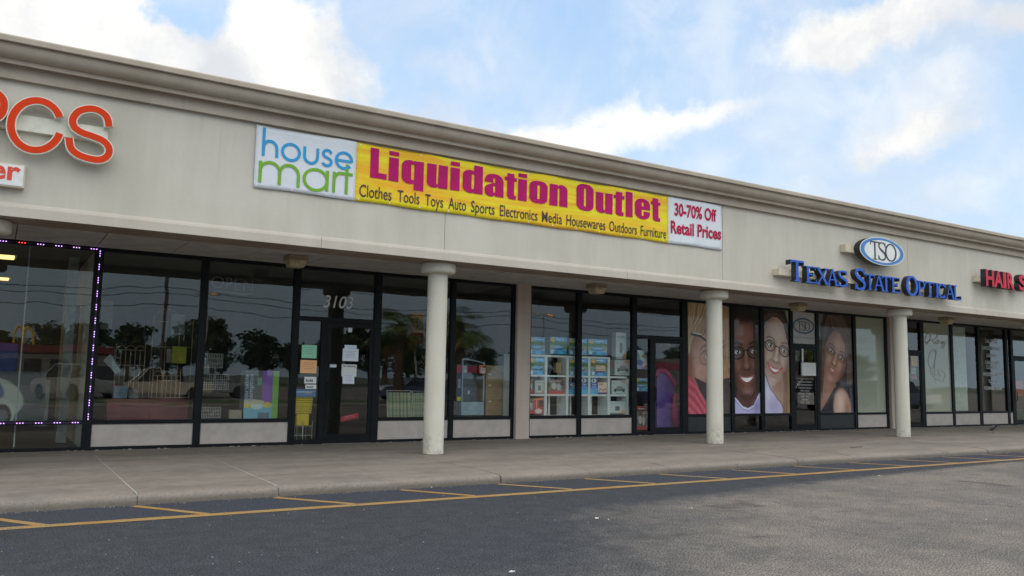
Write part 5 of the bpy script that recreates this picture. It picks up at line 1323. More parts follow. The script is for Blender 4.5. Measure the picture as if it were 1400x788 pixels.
flat(137, 153, 411, 450, 18.2, .02, (.20, .20, .23), 'wall_poster', 'pale wall poster deep inside at the far left of the cabinet window', 'poster'); flat(233, 252, 430, 458, 18.2, .02, (.24, .24, .28), 'wall_poster', 'grey wall poster above the yellow placard', 'poster')
# pennant cloth leaning at the left
P = [at(x, y, 16.9) for x, y in ((141, 493), (151, 484), (166, 508), (158, 511))]
o = MB().add([(x, 16.9, z) for x, z in P]+[(x, 16.92, z) for x, z in P], [(0, 1, 2, 3), (7, 6, 5, 4)]+[(i, 4+i, 4+(i+1) % 4, (i+1) % 4) for i in range(4)]).build('folded_cloth', plain('pale_cloth', (.30, .32, .33), .8), None); tag(o, 'pale folded cloth hanging at the left of the cabinet window', 'cloth')
# second window: pop up display, baskets, open sign
Yd = 16.5
pd = thing('display_stand', 'tall purple and green printed display box in the window beside the sidelight', 'display')
x0, x1 = ax(333, 560, Yd), ax(379.5, 560, Yd); z0, z1 = az(355, 574, Yd), az(355, 507, Yd)
w = x1-x0
P = Print(60, 80, .75, (.06, .07, .08)); P.rect(.52, .10, .82, 1, (.20, .07, .36)); P.rect(.82, 0, 1, 1, (.20, .42, .07)); P.rect(0, 0, .84, .34, (.16, .38, .50)); P.rect(.36, .7, .5, .85, (.15, .30, .20)); P.ell(.12, .30, .13, .06, (.55, .42, .06)); P.ell(.38, .28, .13, .07, (.50, .55, .55)); P.ell(.68, .30, .10, .06, (.55, .42, .06)); P.ell(.20, .36, .3, .05, (.50, .42, .30)); P.rect(.42, 0, .75, .14, (.10, .12, .15), .8)
print_obj('printed_front', P, x0, x1, Yd, z0, z1, .35, None, pd)
t_ = text('vertical_word', 'hampton', 0, 1, 0, 1, 0, plain('pale_print', (.40, .48, .62), .5), pd, off=.02); t_.scale = (.52, 1, .085); t_.rotation_euler = (0, -R(90), 0); t_.location = (x0+w*.24, Yd-.003, z0+.36)
t_ = text('vertical_word', 'portable', 0, 1, 0, 1, 0, MATS['pale_print'], pd, off=.02); t_.scale = (.50, 1, .075); t_.rotation_euler = (0, -R(90), 0); t_.location = (x0+w*.10, Yd-.003, z0+.38)
def wire_basket(p0, p1, ya, yb, Y, label):
    t = thing('wire_basket', label, 'basket', (0, 0, 0), 0, 'black wire baskets in the display window')
    x0, x1 = ax(p0, yb, Y), ax(p1, yb, Y); z0, z1 = az((p0+p1)/2, yb, Y), az((p0+p1)/2, ya, Y)
    mb = MB()
    n = 12
    for q in range(n+1): x = x0+(x1-x0)*q/n; mb.box(x-.004, x+.004, Y-.004, Y+.004, z0, z1)
    for q in range(4): z = z0+(z1-z0)*q/3; mb.box(x0, x1, Y-.0101, Y-.0045, z-.004, z+.004)
    mb.build('front_grid', M_WIRE, t); MB().box(x0, x1, Y+.02, Y+.25, z0, z0+(z1-z0)*.8).build('contents', plain('basket_goods', (.10, .09, .09), .6, .6, 14), t)
wire_basket(273, 301, 557, 571.5, 16.35, 'pale wire basket at the bottom left of the display window'); wire_basket(276, 312, 512, 533, 17.2, 'wire basket on a shelf further inside behind the display window'); wire_basket(276, 304, 484, 503, 17.2, 'wire basket of goods above the other inner basket')
flat(313, 330, 561, 573, 16.4, .2, (.36, .30, .22), 'carton', 'small tan carton left of the printed display stand', 'box')
op = thing('neon_sign', 'unlit tube sign reading OPEN hung high in the window left of door 3103', 'sign')
M_TUBE = plain('unlit_tube', (.20, .21, .22), .3); Yo_ = 16.10
def ot(P_, closed=False):
    L = [at(260+x/4.925, 320+y/4.925, Yo_) for x, y in P_]; L = [(x, Yo_, z) for x, z in L]
    if closed: L.append(L[0])
    MB().tube(L, .011, 6).build('glass_tube', M_TUBE, op)
ot([(185+38*math.cos(R(a)), 325+36*math.sin(R(a))) for a in range(0, 360, 20)], True); ot([(245, 372), (245, 298), (275, 300), (284, 320), (272, 338), (247, 340)]); ot([(345, 305), (305, 300), (305, 375), (345, 380)]); ot([(306, 338), (338, 340)]); ot([(362, 382), (362, 306), (418, 388), (418, 312)]); ot([(140, 398), (200, 386), (280, 395), (350, 408), (425, 402)])
# window right of door 3103: folded striped chairs, then display tower and cartons
M_CHA = attr_mat('striped_webbing', .7)
def lounger(p0, p1, ya, yb, Y, label):
    t = thing('folding_lounger', label, 'lounger', (0, 0, 0), 0, 'green striped folding loungers')
    x0, x1 = ax(p0, yb, Y), ax(p1, yb, Y); z0, z1 = az((p0+p1)/2, yb, Y), az((p0+p1)/2, ya, Y)
    P = Print(50, 40, 1.2, (.36, .38, .24))
    for q in range(7): P.line([(.06+q*.15, 0), (.06+q*.15, 1)], .045+.03*(q % 2), (.05, .11, .09), .8)
    for v in (.82, .45): P.line([(0, v), (1, v)], .03, (.55, .45, .20), .6)
    for v in (.65, .3, .1): P.line([(0, v), (1, v)], .05, (.12, .18, .13), .5)
    o = print_obj('striped_webbing', P, x0, x1, Y, z0, z1, .04, M_CHA, t); o.rotation_euler = (R(-7), 0, 0)
    MB().tube([(x0, Y, z0-.02), (x0, Y+.1, z1+.03), (x1, Y+.1, z1+.03), (x1, Y, z0-.02)], .012, 6).build('frame', M_CREAM, t)
lounger(530, 563, 536.5, 572, 16.4, 'green striped folding lounger leaning left in the window beside door 3103'); lounger(565, 584, 537, 572, 16.4, 'green striped folding lounger half hidden by the nearest column'); lounger(585, 602, 539, 572, 16.45, 'green striped folding lounger directly behind the nearest column')
tw = thing('display_tower', 'pale blue display tower with curved top behind the window left of the pier', 'display')
Yt = 16.5; x0, x1 = ax(631, 540, Yt), ax(662, 540, Yt); z0, z1 = az(646, 568, Yt), az(646, 491, Yt); M_PB = plain('pale_blue_card', (.36, .48, .58), .5)
MB().box(x0, x1, Yt, Yt+.45, z0, z0+.30).build('base', M_PB, tw, bevel=.006); MB().box(x0, x0+.03, Yt, Yt+.03, z0+.30, z1).build('post', M_PB, tw); MB().box(x1-.03, x1, Yt, Yt+.03, z0+.30, z1-.06).build('post', M_PB, tw)
MB().tube([(x0+.01+(x1-x0-.02)*q/10, Yt+.015, z1-.01-.09*(q/10)**2) for q in range(11)], .016, 6).build('curved_top', M_PB, tw)
P = Print(40, 70, .5, (.05, .07, .12)); P.rect(0, .78, 1, .97, (.40, .04, .10)); P.rect(.3, .78, .5, .97, (.4, .45, .5)); P.rect(.05, .02, .3, .12, (.62, .45, .03)); P.rect(.06, .35, .2, .6, (.25, .35, .45)); P.rect(.55, .2, .66, .3, (.5, .5, .5)); P.line([(.3, .5), (.9, .45)], .1, (.10, .08, .10)); P.noise(.2, 5, 8)
print_obj('printed_back', P, x0+.03, x1-.03, Yt+.30, z0+.30, z1-.12, .02, None, tw)
G2 = 'brown cartons stacked beside the display tower'
for k, (a, b, ya, yb, lb) in enumerate(((664, 688, 546, 568, 'brown carton at the bottom of the stack beside the display tower'), (664, 688, 524, 545.7, 'brown carton second from the floor in the stack'), (664, 688, 510, 523.7, 'brown carton third from the floor in the stack'), (663, 689, 500, 509.7, 'long brown carton on top of the stack beside the tower'))):
    pc('brown', a, b, ya, yb, lb, .5, 16.55, seed=20+k, group=G2)
flat(663, 690, 504, 527, 16.9, .3, (.38, .33, .22), 'carton', 'pale beige carton behind the brown carton stack', 'box')
pc('red', 655, 665, 499.5, 511, 'red and white price card reading 70 on the tower', .02, 16.42, seed=30, name='price_card', cat='card')
t_ = text('number', '70', ax(656, 506, 16.41), ax(664, 506, 16.41), az(660, 508, 16.41), az(660, 503, 16.41), 16.41, M_WHITE, None, off=.03); tag(t_, 'white numerals 70 on the red price card of the tower', 'number')
# interior of the left shop
M_LAMPW = emis('warm_ceiling_light', (1.0, .62, .22), 1.5)
for k, (px, py, w) in enumerate(((-10, 351, .42), (-12, 381, .42), (-14, 401, .3))):
    d = ray(px, py); t_ = (3.60-CAM_H)/d.z; X_, Y_ = d.x*t_, d.y*t_
    lt = thing('ceiling_light', ['nearest', 'second', 'third'][k]+' warm recessed ceiling light inside the party shop at the left edge', 'light', (X_, Y_, 0), 0, 'ceiling lights in the left shop')
    MB().box(-.8, .35, -.30, .30, 3.600, 3.612).build('diffuser', M_LAMPW, lt); MB().box(-.84, .39, -.34, .34, 3.613, 3.619).build('trim_frame', M_WHITE, lt)
flat(76, 90, 330, 606, 17.6, .3, (.30, .31, .30), 'interior_post', 'pale square post inside the left shop', 'post'); flat(45, 64, 520, 583, 17.0, .4, (.30, .31, .31), 'counter', 'white counter inside the left shop below the light strip', 'counter')
flat(-40, 20, 469, 528, 17.1, .03, (.025, .05, .20), 'wall_banner', 'dark blue printed banner at the left edge of the party shop', 'banner'); flat(98, 112, 418, 497, 18.5, .02, (.15, .13, .12), 'wall_poster', 'dark framed wall panel inside the left shop beside the post', 'poster')
flat(17.5, 19.5, 330, 612, 16.2, .03, (.35, .38, .38), 'pole', 'slim pale pole just inside the left window', 'pole')
# standee shaped like the front of a pale car
P = Print(70, 50, 1.7, (.045, .05, .06)); P.ell(.32, .52, .66, .36, (.34, .34, .31), -12, .08); P.ell(.22, .72, .40, .18, (.05, .09, .20), -25, .15); P.ell(.42, .20, .30, .28, (.40, .40, .37), 0, .1); P.ell(.42, .16, .23, .23, (.012, .012, .014), 0, .08); P.ell(.43, .15, .14, .14, (.08, .085, .09), 0, .1)
for q in range(6): P.line([(.43, .15), (.43+.08*math.cos(R(q*60)), .15+.13*math.sin(R(q*60)))], .02, (.16, .16, .16))
o = print_obj('printed_standee', P, ax(-40, 540, 16.9), ax(62, 540, 16.9), 16.9, az(20, 581, 16.9), az(20, 508, 16.9), .03); tag(o, 'printed standee showing a pale car wheel and fender low in the left shop', 'standee')
# right hand shop: signs in the door and curtain
flat(1246, 1254.5, 486, 501, 16.02, .01, (.62, .36, .02), 'window_sign', 'yellow and red sign in the dark door right of the last column', 'sign'); flat(1246, 1253, 503, 512, 16.02, .01, (.35, .36, .36), 'window_sign', 'white drawing sign below the yellow one in the dark door', 'sign'); flat(1246, 1254, 513, 519, 16.02, .01, (.45, .10, .18), 'window_sign', 'pink strip sign under the white one in the dark door', 'sign')
cu = MB(); x0, x1 = 27.66, 28.80; n = 60
V_ = [(x0+(x1-x0)*i/n, 16.16+.02*math.sin(i*1.3)) for i in range(n+1)]
for (x, y) in V_: cu.v += [(x, y, .66), (x, y, 3.55), (x, y+.012, .66), (x, y+.012, 3.55)]
for i in range(n): b = 4*i; cu.f += [[b, b+4, b+5, b+1], [b+2, b+3, b+7, b+6]]; cu.mi += [0, 0]
o = cu.build('curtain', plain('grey_green_curtain', (.62, .66, .58), .8, .06)); tag(o, 'pale grey green curtain drawn across the second window of the dress shop', 'curtain')
flat(1386, 1400, 521, 541, 16.4, .02, (.60, .10, .05), 'window_sign', 'red sign inside the door at the right edge', 'sign'); flat(1383, 1400, 560, 590, 16.5, .3, (.10, .16, .14), 'goods_stack', 'dark green goods low inside the door at the right edge', 'goods')

# ================================================================== LIGHT STRIP round the left window
M_LEDP = emis('violet_led', (.62, .34, 1.0), 2.2); M_LEDR = emis('red_led', (1.0, .06, .05), 2.0); M_TAPE = plain('led_tape', (.03, .010, .055), .4)
ls = thing('light_strip', 'violet blinking light strip taped round the frame of the leftmost window', 'light strip')
YL = 15.938
def led(x, z, vertical, red=False):
    mb = MB()
    for q in (-1, 0, 1):
        dx, dz = (0, q*.042) if vertical else (q*.042, 0)
        mb.lathe([(.0, 0), (.009, 0), (.007, .006), (.0, .007)], 0, 0, 8)
        k = len(mb.v)-32
        for i_ in range(k, len(mb.v)):
            a, b, c = mb.v[i_]; mb.v[i_] = (x+dx+a, YL-.004-c, z+dz+b)
    mb.build('led_module', M_LEDR if red else M_LEDP, ls)
zt_, zb3 = 3.60, .612
xr_ = 1.415
MB().box(-2.1, xr_+.02, YL-.004, YL, zt_-.012, zt_+.012).build('tape', M_TAPE, ls); MB().box(-2.1, xr_-.10, YL-.004, YL, zb3-.012, zb3+.012).build('tape', M_TAPE, ls); MB().box(xr_-.012, xr_+.012, YL-.004, YL, zb3+.013, zt_-.013).build('tape', M_TAPE, ls)
x = xr_-.10; k = 0
while x > -2.1: led(x, zt_, False, k == 4); led(x-.09, zb3, False); x -= .27; k += 1
z = zt_-.07
while z > zb3+.05: led(xr_, z, True); z -= .235

# ================================================================== THE OTHER SIDE OF THE CAR PARK (mirrored in the shop windows)
M_BARK = plain('bark', (.12, .085, .055), .9, .35, 8, .8, 30)
M_KERB = plain('kerb_concrete', (.34, .32, .29), .85, .1, 3, .3, 60)
isl_ = MB().box(-60, 62, -11.0, -6.5, -.02, .13)
o = isl_.build('planting_strip_kerb', M_KERB, None, bevel=.03); tag(o, kind='structure')
o = MB().box(-59.8, 61.8, -10.8, -6.7, .131, .15).build('grass_verge', M_GRASS, None); tag(o, kind='structure')
def leafmat(name, cols):
    m, t, p = newmat(name)
    oi = t.nodes.new('ShaderNodeTexCoord'); n = noise(t, oi.outputs['Object'], 1.4, 3)
    t.links.new(mixc(t, smooth(t, n.outputs[0], .35, .65), cols[0], cols[1]), p.inputs['Base Color']); setp(p, rough=.7, spec=.2)
    return m
M_FROND = leafmat('palm_frond', ((.06, .11, .025), (.15, .20, .05))); M_DEADF = leafmat('dry_frond', ((.20, .14, .06), (.30, .22, .10)))
M_LEAF = leafmat('dark_foliage', ((.018, .032, .012), (.045, .068, .022)))
def palm_trunk(h):
    prof = []; z = 0
    while z < h:
        r = .27-.05*z/h+random.uniform(-.01, .01); prof += [(r, z), (r+.07, z+.12), (r+.015, z+.15)]; z += .16
    return MB().lathe(prof, n=12)
def palm(x, y, h, label):
    t = thing('palm_tree', label, 'palm tree', (x, y, .15), random.uniform(0, 6), 'palm trees on the grass verge')
    palm_trunk(h).build('trunk', M_BARK, t)
    def frond(az_, el_, L, mt, nm):
        mb = MB(); c, s_ = math.cos(az_), math.sin(az_); pts = []
        for i in range(8):
            u = i/7.; r = L*.62*u*math.cos(el_); z = h+L*.62*u*math.sin(el_)-1.0*u*u*L*.28
            pts.append(Vector((c*r, s_*r, z)))
        mb.tube(pts, .022, 4, .008)
        tip = pts[-1]; d = (pts[-1]-pts[-3]).normalized(); side = Vector((-s_, c, 0)); up = side.cross(d)
        for k in range(27):
            a = R(-105+210*k/26.); v = d*math.cos(a)+side*math.sin(a); ln = L*.50*(1-.25*abs(a)/1.8)*random.uniform(.85, 1.1)
            p0 = tip-d*.05; w = .022
            n_ = v.cross(up).normalized()*w; mid = p0+v*ln*.6+Vector((0, 0, -.03)); e = p0+v*ln+Vector((0, 0, -.32*ln))
            mb.add([p0, mid-n_, e, mid+n_], [(0, 1, 2, 3)])
        mb.build(nm, mt, t)
    for q in range(30): frond(random.uniform(0, 6.28), R(random.uniform(-20, 75)), random.uniform(1.7, 2.25), M_FROND, 'frond')
    for q in range(3): frond(random.uniform(0, 6.28), R(random.uniform(-50, -25)), random.uniform(1.3, 1.9), M_DEADF, 'dry_frond')
palm(17.6, -7.4, 3.9, 'palm mirrored left of the nearest column, seen in the window beside door 3103'); palm(20.9, -7.0, 4.2, 'shaggy palm mirrored in the window left of the stucco pier'); palm(44.5, -7.6, 4.0, 'palm mirrored in the pale window with the gown drawing'); palm(50.2, -7.6, 3.8, 'palm mirrored behind the tailoring list window')

# leafy trees: tapered trunk, limbs and a crown of many small leaf clumps; four shapes shared by the row
def tree_meshes(seed, h):
    r = random.Random(seed); tk = MB(); cr_ = MB()
    tk.tube([(0, 0, 0), (.08, .03, h*.25), (-.05, .06, h*.5), (.03, 0, h*.85)], .26, 8, .06)
    for q in range(7):
        a = r.uniform(0, 6.28); z0 = h*r.uniform(.25, .6); L = h*r.uniform(.18, .32)
        tk.tube([(0, 0, z0), (math.cos(a)*L*.5, math.sin(a)*L*.5, z0+L*.35), (math.cos(a)*L, math.sin(a)*L, z0+L*.8)], .09, 5, .03)
    cl = [(r.gauss(0, h*.17), r.gauss(0, h*.17), h*r.uniform(.34, .97), h*r.uniform(.09, .17)) for _ in range(22)]
    cl = [(x*(1.25-z/h*.8), y*(1.25-z/h*.8), z, s_) for x, y, z, s_ in cl]
    for (x, y, z, s_) in cl:
        for _ in range(75):
            v = Vector((r.gauss(0, 1), r.gauss(0, 1), r.gauss(0, 1))).normalized()*s_*r.uniform(.5, 1.1); p = Vector((x, y, z))+Vector((v.x, v.y, v.z*.75))
            a = Vector((r.gauss(0, 1), r.gauss(0, 1), r.gauss(0, 1))).normalized()*r.uniform(.10, .24); b = a.orthogonal().normalized()*r.uniform(.10, .2)
            cr_.add([p-a, p-b, p+a, p+b], [(0, 1, 2, 3)])
    a = tk.build('trunk', M_BARK); b = cr_.build('crown', M_LEAF); ma, mb_ = a.data, b.data
    bpy.data.objects.remove(a); bpy.data.objects.remove(b); return ma, mb_
TM = [tree_meshes(40+q, 7.0) for q in range(4)]
k = 0
x = -75.
while x < 175:
    row = k % 2
    ma, mb_ = TM[random.randrange(4)]; s_ = random.uniform(.75, 1.25)
    t = thing('leafy_tree', 'dark leafy tree in the far row mirrored in the shop windows', 'tree', (x, -88-8*row+random.uniform(-2, 2), -.03), random.uniform(0, 6.28), 'trees beyond the road')
    t.scale = (s_*1.25, s_*1.25, s_*random.uniform(.85, 1.1)); link('trunk', ma, t); link('crown', mb_, t)
    x += random.uniform(1.6, 3.3)+(3.0 if random.random() < .12 else 0); k += 1

# utility poles and cables
M_POLE = plain('pole_wood', (.10, .075, .055), .9, .2); M_STEEL = plain('pole_steel', (.30, .29, .27), .5)
for k, xp in enumerate((-58, -23, 11.9, 46.9, 82, 117)):
    t = thing('utility_pole', 'wooden utility pole with crossarm carrying the mirrored cables', 'pole', (xp, -42.6, 0), 0, 'utility poles beyond the verge')
    MB().tube([(0, 0, -.02), (0, 0, 10.9)], .16, 8, .10).build('pole_shaft', M_POLE, t); MB().box(-.06, .06, -1.1, 1.1, 10.0, 10.14).build('crossarm', M_POLE, t)
for k, (dy, z) in enumerate(((-1., 10.2), (0, 10.95), (1., 10.2), (.2, 8.6), (.2, 8.1), (.2, 7.2))):
    mb = MB(); xs_ = (-58, -23, 11.9, 46.9, 82, 117)
    pts = []
    for a, b in zip(xs_[:-1], xs_[1:]): pts += [(a+(b-a)*q/10, -42.6+dy, z-.75*(1-(2*q/10-1)**2)) for q in range(10)]
    pts.append((117, -42.6+dy, z)); o = mb.tube(pts, .03, 5).build('overhead_cable', M_BLACK); tag(o, 'sagging black overhead cable between the utility poles', 'cable', 'overhead cables')
M_AMBER = emis('amber_lamp', (1., .42, .12), 1.4)
for k, (xp, yp, h, lb) in enumerate(((15.8, -46, 8.6, 'twin headed car park lamp mirrored near the open sign'), (44.7, -34, 7.6, 'twin headed car park lamp mirrored above the boxed toys'), (57, -26, 10.5, 'tall twin headed lamp mirrored over the narrow door'))):
    t = thing('lamp_post', lb, 'lamp post', (xp, yp, 0), .4, 'car park lamps')
    MB().tube([(0, 0, 0), (0, 0, h)], .09, 8, .06).build('pole_shaft', M_STEEL, t); MB().box(-.7, .7, -.04, .04, h-.1, h).build('arm', M_STEEL, t)
    for s_ in (-1, 1): hd = MB().box(s_*.7-.32, s_*.7+.32, -.2, .2, h-.14, h+.10).build('lamp_head', M_STEEL, t, bevel=.03); MB().box(s_*.7-.2, s_*.7+.2, .201, .212, h-.10, h+.05).build('lens', M_AMBER if s_ > 0 else M_IVORY, hd)

# cars
def car(kind, loc, rz, paint, label, cat='car'):
    t = thing({'pickup': 'pickup_truck', 'van': 'minivan', 'suv': 'suv', 'sedan': 'sedan'}[kind], label, cat, loc, rz, None)
    col = plain('car_paint_'+label[:14].replace(' ', '_'), paint, .25, .02, 2, coat=.8)
    L, Wd = {'pickup': (5.4, 1.9), 'van': (4.9, 1.95), 'suv': (4.7, 1.9), 'sedan': (4.6, 1.8)}[kind]
    H_, hb = {'pickup': (1.72, .98), 'van': (1.75, 1.0), 'suv': (1.75, 1.05), 'sedan': (1.43, .90)}[kind]
    h = Wd/2; r = .35; ax_ = (-L/2+.88, L/2-.95)
    def arch(cx): return [(cx+.43*math.cos(R(a)), .33+.43*math.sin(R(a))) for a in range(180, -1, -20)]
    prof = [(-L/2, .35), (-L/2, .62), (-L/2+.06, hb-.12), (-L/2+.25, hb-.04), (-L/2+1.15, hb+.02), (L/2-.10, hb), (L/2, hb-.12), (L/2, .35)]
    low = arch(ax_[0])+[]+arch(ax_[1]); P_ = prof+[(L/2, .30)]+list(reversed([(x, max(z, .26)) for x, z in low]))+[(-L/2, .30)]
    n = len(P_); mb = MB(); mb.add([(x, -h, z) for x, z in P_]+[(x, h, z) for x, z in P_], [tuple(range(n)), tuple(range(n, 2*n))[::-1]]+[(i, n+i, n+(i+1) % n, (i+1) % n) for i in range(n)])
    mb.build('body', col, t, bevel=.035, smooth_=True)
    gx = {'pickup': (-L/2+1.25, -L/2+1.95, -.05, .25), 'van': (-L/2+.85, -L/2+1.75, L/2-.45, L/2-.12), 'suv': (-L/2+1.15, -L/2+1.85, L/2-.55, L/2-.15), 'sedan': (-L/2+1.2, -L/2+1.95, L/2-1.55, L/2-.75)}[kind]
    a, b, c, d = gx; tp_ = H_-.05; ins = .18
    V = [(a, -h+.04, hb), (d, -h+.04, hb), (d, h-.04, hb), (a, h-.04, hb), (b, -h+ins, tp_), (c, -h+ins, tp_), (c, h-ins, tp_), (b, h-ins, tp_)]
    MB().add(V, [(0, 3, 2, 1), (4, 5, 6, 7), (0, 1, 5, 4), (1, 2, 6, 5), (2, 3, 7, 6), (3, 0, 4, 7)]).build('windows', M_CARGLASS if False else M_BLACK, t, bevel=.02)
    MB().box(b-.02, c+.02, -h+ins-.02, h-ins+.02, tp_-.02, H_).build('car_roof', col, t, bevel=.03)
    for s_ in (-1, 1):
        pl = MB()
        for (x0, x1) in ((a, b), (d, c)): pl.tube([(x0, s_*(h-.03), hb), (x1, s_*(h-ins+.01), tp_)], .035, 6)
        nb_ = 3 if kind in ('van', 'suv') else (1 if kind == 'pickup' else 2)
        for q in range(1, nb_): xq = b+(c-b)*q/nb_; pl.tube([(xq, s_*(h-.03), hb), (xq, s_*(h-ins+.01), tp_)], .035, 6)
        pl.build('pillars', col, t)
    if kind == 'pickup':
        MB().box(gx[3]+.12, L/2-.08, -h+.12, h-.12, hb-.25, hb+.006).build('truck_bed', M_BLACK, t)
    for x in ax_:
        for s_ in (-1, 1):
            wv_ = []
            mb = MB().lathe([(.20, -.11), (.33, -.11), (.345, -.08), (.345, .08), (.33, .11), (.20, .11)], n=24)
            mb.v = [(x+vx_, s_*(h-.11)+vz_, .345+vy_) for vx_, vy_, vz_ in mb.v]; w_ = mb.build('wheel', M_RUBBER, t)
            mb = MB().lathe([(.02, -.09), (.20, -.10), (.20, .10), (.02, .09)], n=16); mb.v = [(x+vx_, s_*(h-.10)+vz_, .345+vy_) for vx_, vy_, vz_ in mb.v]; mb.build('rim', M_CHROME, w_)
    for s_ in (-1, 1):
        MB().box(-L/2-.012, -L/2+.10, s_*(h-.28)-.2, s_*(h-.28)+.2, .60, .78).build('headlight', M_WHITE, t, bevel=.02)
        MB().box(L/2-.05, L/2+.012, s_*(h-.13)-.09, s_*(h-.13)+.09, .62, hb-.12).build('tail_light', M_REDTXT, t, bevel=.02)
    MB().box(-L/2-.02, -L/2+.02, -.55, .55, .48, .68).build('grille', M_BLACK, t)
    return t
car('pickup', (7.9, -17.9, 0), 0, (.58, .54, .42), 'cream pickup truck mirrored in the maroon cabinet window', 'pickup truck')
car('suv', (3.6, -17.5, 0), R(62), (.34, .34, .31), 'pale suv mirrored at the left edge of the cabinet window')
car('sedan', (11.5, -21, 0), R(180), (.30, .31, .33), 'silver sedan parked beyond the cream pickup')
car('van', (39.0, .6, 0), R(8), (.50, .50, .48), 'silver minivan mirrored in the optician door glass', 'minivan')
car('suv', (46.5, .2, 0), R(90), (.03, .03, .035), 'black suv mirrored under the tailoring list window'); car('sedan', (30., -3.5, 0), R(90), (.03, .04, .06), 'dark sedan parked in the row opposite the stucco pier'); car('sedan', (51.8, -1.5, 0), R(90), (.5, .5, .5), 'light grey sedan near the end of the opposite row')
car('sedan', (-9.5, -4.6, 0), R(90), (.22, .02, .02), 'red sedan parked opposite the left shop'); car('sedan', (22.8, -16.5, 0), R(4), (.07, .09, .16), 'navy sedan driving along the far lane')

# small hamburger restaurant and its pole sign, far across the road
M_RED = plain('sign_red', (.50, .025, .02), .5); M_ARCH = plain('sign_yellow', (.72, .44, .02), .5); M_BW = plain('restaurant_wall', (.16, .15, .14), .8)
def arches(parent, cx, y, z, w, h, r):
    for k, s_ in enumerate((-1, 1)):
        P_ = [(cx+s_*w/4-w/4+w/2*(1-math.cos(R(a)))/2, y-.002*k, z+h*math.sin(R(a))**.62) for a in range(0, 181, 12)]
        MB().tube(P_, r, 6).build('arch', M_ARCH, parent)
rst = thing('restaurant', 'low tan restaurant with red roof and yellow arches mirrored in the leftmost window', 'building', (2.4, -74, 0))
MB().box(-9, 9, -7, 0, -.03, 3.3).build('wall', M_BW, rst); MB().box(-9.4, 9.4, -7.4, .4, 3.31, 4.3).build('roof', plain('roof_red', (.16, .018, .016), .6), rst, bevel=.1)
for q in range(6): f_ = MB().box(-8+q*2.7, -6+q*2.7, .002, .05, .9, 2.5).build('window', M_BLACK, rst)
arches(rst, 0, .5, 4.3, 2.0, 1.9, .13)
ps = thing('pole_sign', 'red roadside pole sign with yellow arches mirrored left of the nearest column', 'sign', (38.8, -49.8, 0))
MB().tube([(0, 0, 0), (0, 0, 6.2)], .14, 8).build('pole_shaft', M_STEEL, ps); MB().box(-.75, .75, -.15, .15, 5.0, 6.3).build('sign_board', M_RED, ps, bevel=.03); arches(ps, 0, 0, 6.3, 1.3, 1.9, .11)
t_ = text('lettering', "McDonald's", 0, 1, 0, 1, 0, M_WHITE, ps); t_.scale = (-1.25, -1, .28); t_.location = (.62, .158, 5.6)
lb_ = thing('store_building', 'long low store with pink roof stripe mirrored behind the gown window', 'building', (95, -58, 0))
MB().box(-26, 26, -8, 0, -.03, 4.6).build('wall', M_BW, lb_); MB().box(-26, 26, .01, .12, 3.2, 4.0).build('roof_stripe', plain('pink_stripe', (.28, .05, .08), .6), lb_)

# ================================================================== SMALL THINGS
def gp0(px, py, z=0.): d = ray(px, py); t_ = (z-CAM_H)/d.z; return d.x*t_, d.y*t_
bd = thing('bird', 'small dark bird standing on the walk below the tailoring window', 'bird', (*gp0(1357, 592, .138), .138), R(-35))
o = MB().lathe([(.004, -.11), (.028, -.07), (.042, -.01), (.040, .04), (.022, .075), (.006, .09)], n=12)
bv = []
for x, y, z in o.v:   # body lying forward and a little up
    bv.append((z*.95, y, .115+x+z*.35))
o.v = bv; o.tube([(.075, 0, .155), (.10, 0, .185)], .02, 8, .024); o.tube([(.12, 0, .19), (.15, 0, .186)], .008, 6, .001)
o.add([(-.09, -.016, .085), (-.09, .016, .085), (-.20, .022, .05), (-.20, -.022, .05), (-.09, 0, .10)], [(0, 1, 2, 3), (0, 3, 4), (1, 4, 2), (2, 4, 3), (0, 4, 1)])
MBk = o.build('body', plain('dark_feathers', (.02, .018, .016), .7, .3, 30), bd, smooth_=True)
hd_ = MB().lathe([(.004, -.026), (.02, -.018), (.027, 0), (.02, .018), (.004, .026)], n=10); hd_.v = [(x+.112, y, z+.192) for x, y, z in hd_.v]; hd_.build('head', MATS['dark_feathers'], bd, smooth_=True)
for s_ in (-1, 1): MB().tube([(.005, s_*.016, .09), (.0, s_*.016, .045), (.012, s_*.016, .002), (.035, s_*.02, .0015)], .0035, 5).build('leg', M_BLACK, bd)
M_TWIG = plain('dry_twig', (.10, .07, .045), .8)
wz = .129
o = MB().tube([(15.9, 11.55, wz+.006), (16.1, 11.52, wz+.008), (16.35, 11.56, wz+.006)], .008, 6).build('twig', M_TWIG); tag(o, 'dry twig lying on the walk near the right column', 'twig')
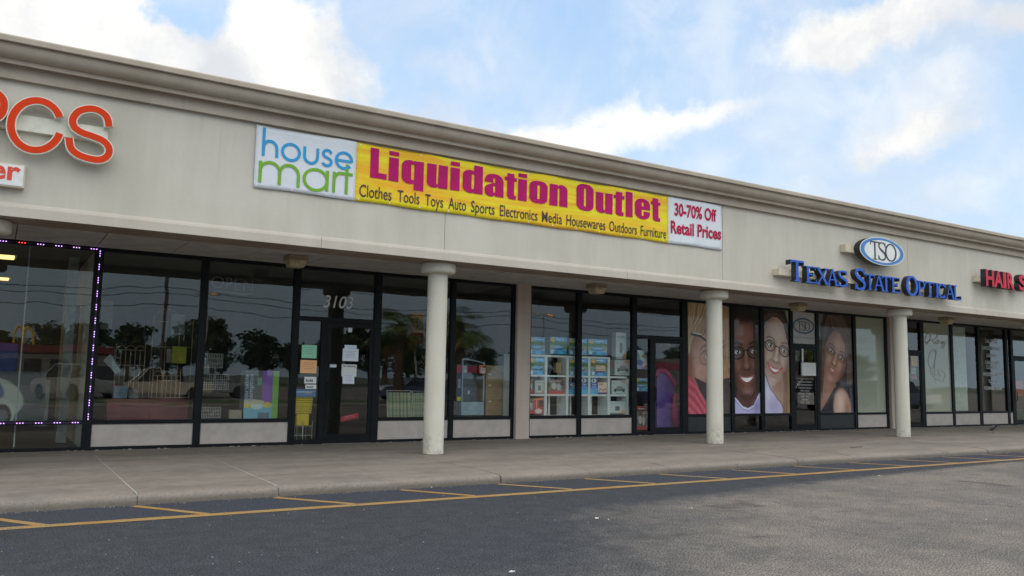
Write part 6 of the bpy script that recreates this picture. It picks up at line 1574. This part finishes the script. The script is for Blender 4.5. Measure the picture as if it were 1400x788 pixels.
M_LITW = plain('litter_paper', (.62, .62, .58), .8, .1, 9); M_LEAFD = plain('dry_leaf', (.40, .20, .06), .8, .3, 20)
def scrap(x, y, s_, label, mt=None, name='paper_scrap', cat='litter', z=.004):
    mb = MB(); n = 7; h = [random.uniform(.0, s_*.35) for _ in range(n)]
    ring_ = [(s_*random.uniform(.6, 1.1)*math.cos(6.28*i/n), s_*.6*random.uniform(.6, 1.1)*math.sin(6.28*i/n), h[i]) for i in range(n)]
    mb.add([(0, 0, s_*.3)]+ring_+[(a*.96, b*.96, 0.) for a, b, c in ring_], [(0, i+1, (i+1) % n+1) for i in range(n)]+[(i+1, n+i+1, n+(i+1) % n+1, (i+1) % n+1) for i in range(n)])
    o = mb.build(name, mt or M_LITW, None, (x, y, z)); o.rotation_euler = (0, 0, random.uniform(0, 6)); return tag(o, label, cat)
def gp(px, py, z=0.): d = ray(px, py); t_ = (z-CAM_H)/d.z; return d.x*t_, d.y*t_
for (px, py, s_, lb, mt) in ((47, 697.5, .035, 'small yellow green scrap at the foot of the kerb on the left', plain('yellow_scrap', (.55, .58, .20), .7)), (816, 709.5, .045, 'flat white scrap on the asphalt, larger of the pair in the middle', None), (832, 711, .028, 'small white scrap just right of the larger one', None),
        (1238, 627, .06, 'crumpled white paper by the kerb in front of the right column', None), (1191, 738, .018, 'tiny orange scrap on the pale asphalt', M_LEAFD), (1290, 759, .02, 'pale pebble like scrap at the lower right', None), (1348, 711, .03, 'thin pale scrap near the right edge of the asphalt', None),
        (980, 725, .014, 'orange leaf crumb left of the pale asphalt middle', M_LEAFD), (1202, 651, .04, 'white scrap beside the yellow line at the right', None), (946, 695.5, .026, 'narrow white scrap left on the pale asphalt', None), (700, 783, .05, 'white scrap at the bottom edge of the picture', None), (1370, 613, .06, 'white litter in the gutter at the right edge', None), (505, 670.5, .022, 'white scrap by the kerb between two stall lines', None), (590, 667, .03, 'flat white scrap between the stall lines left of the column', None)):
    x, y = gp(px, py); scrap(x, y, s_*.62, lb, mt)
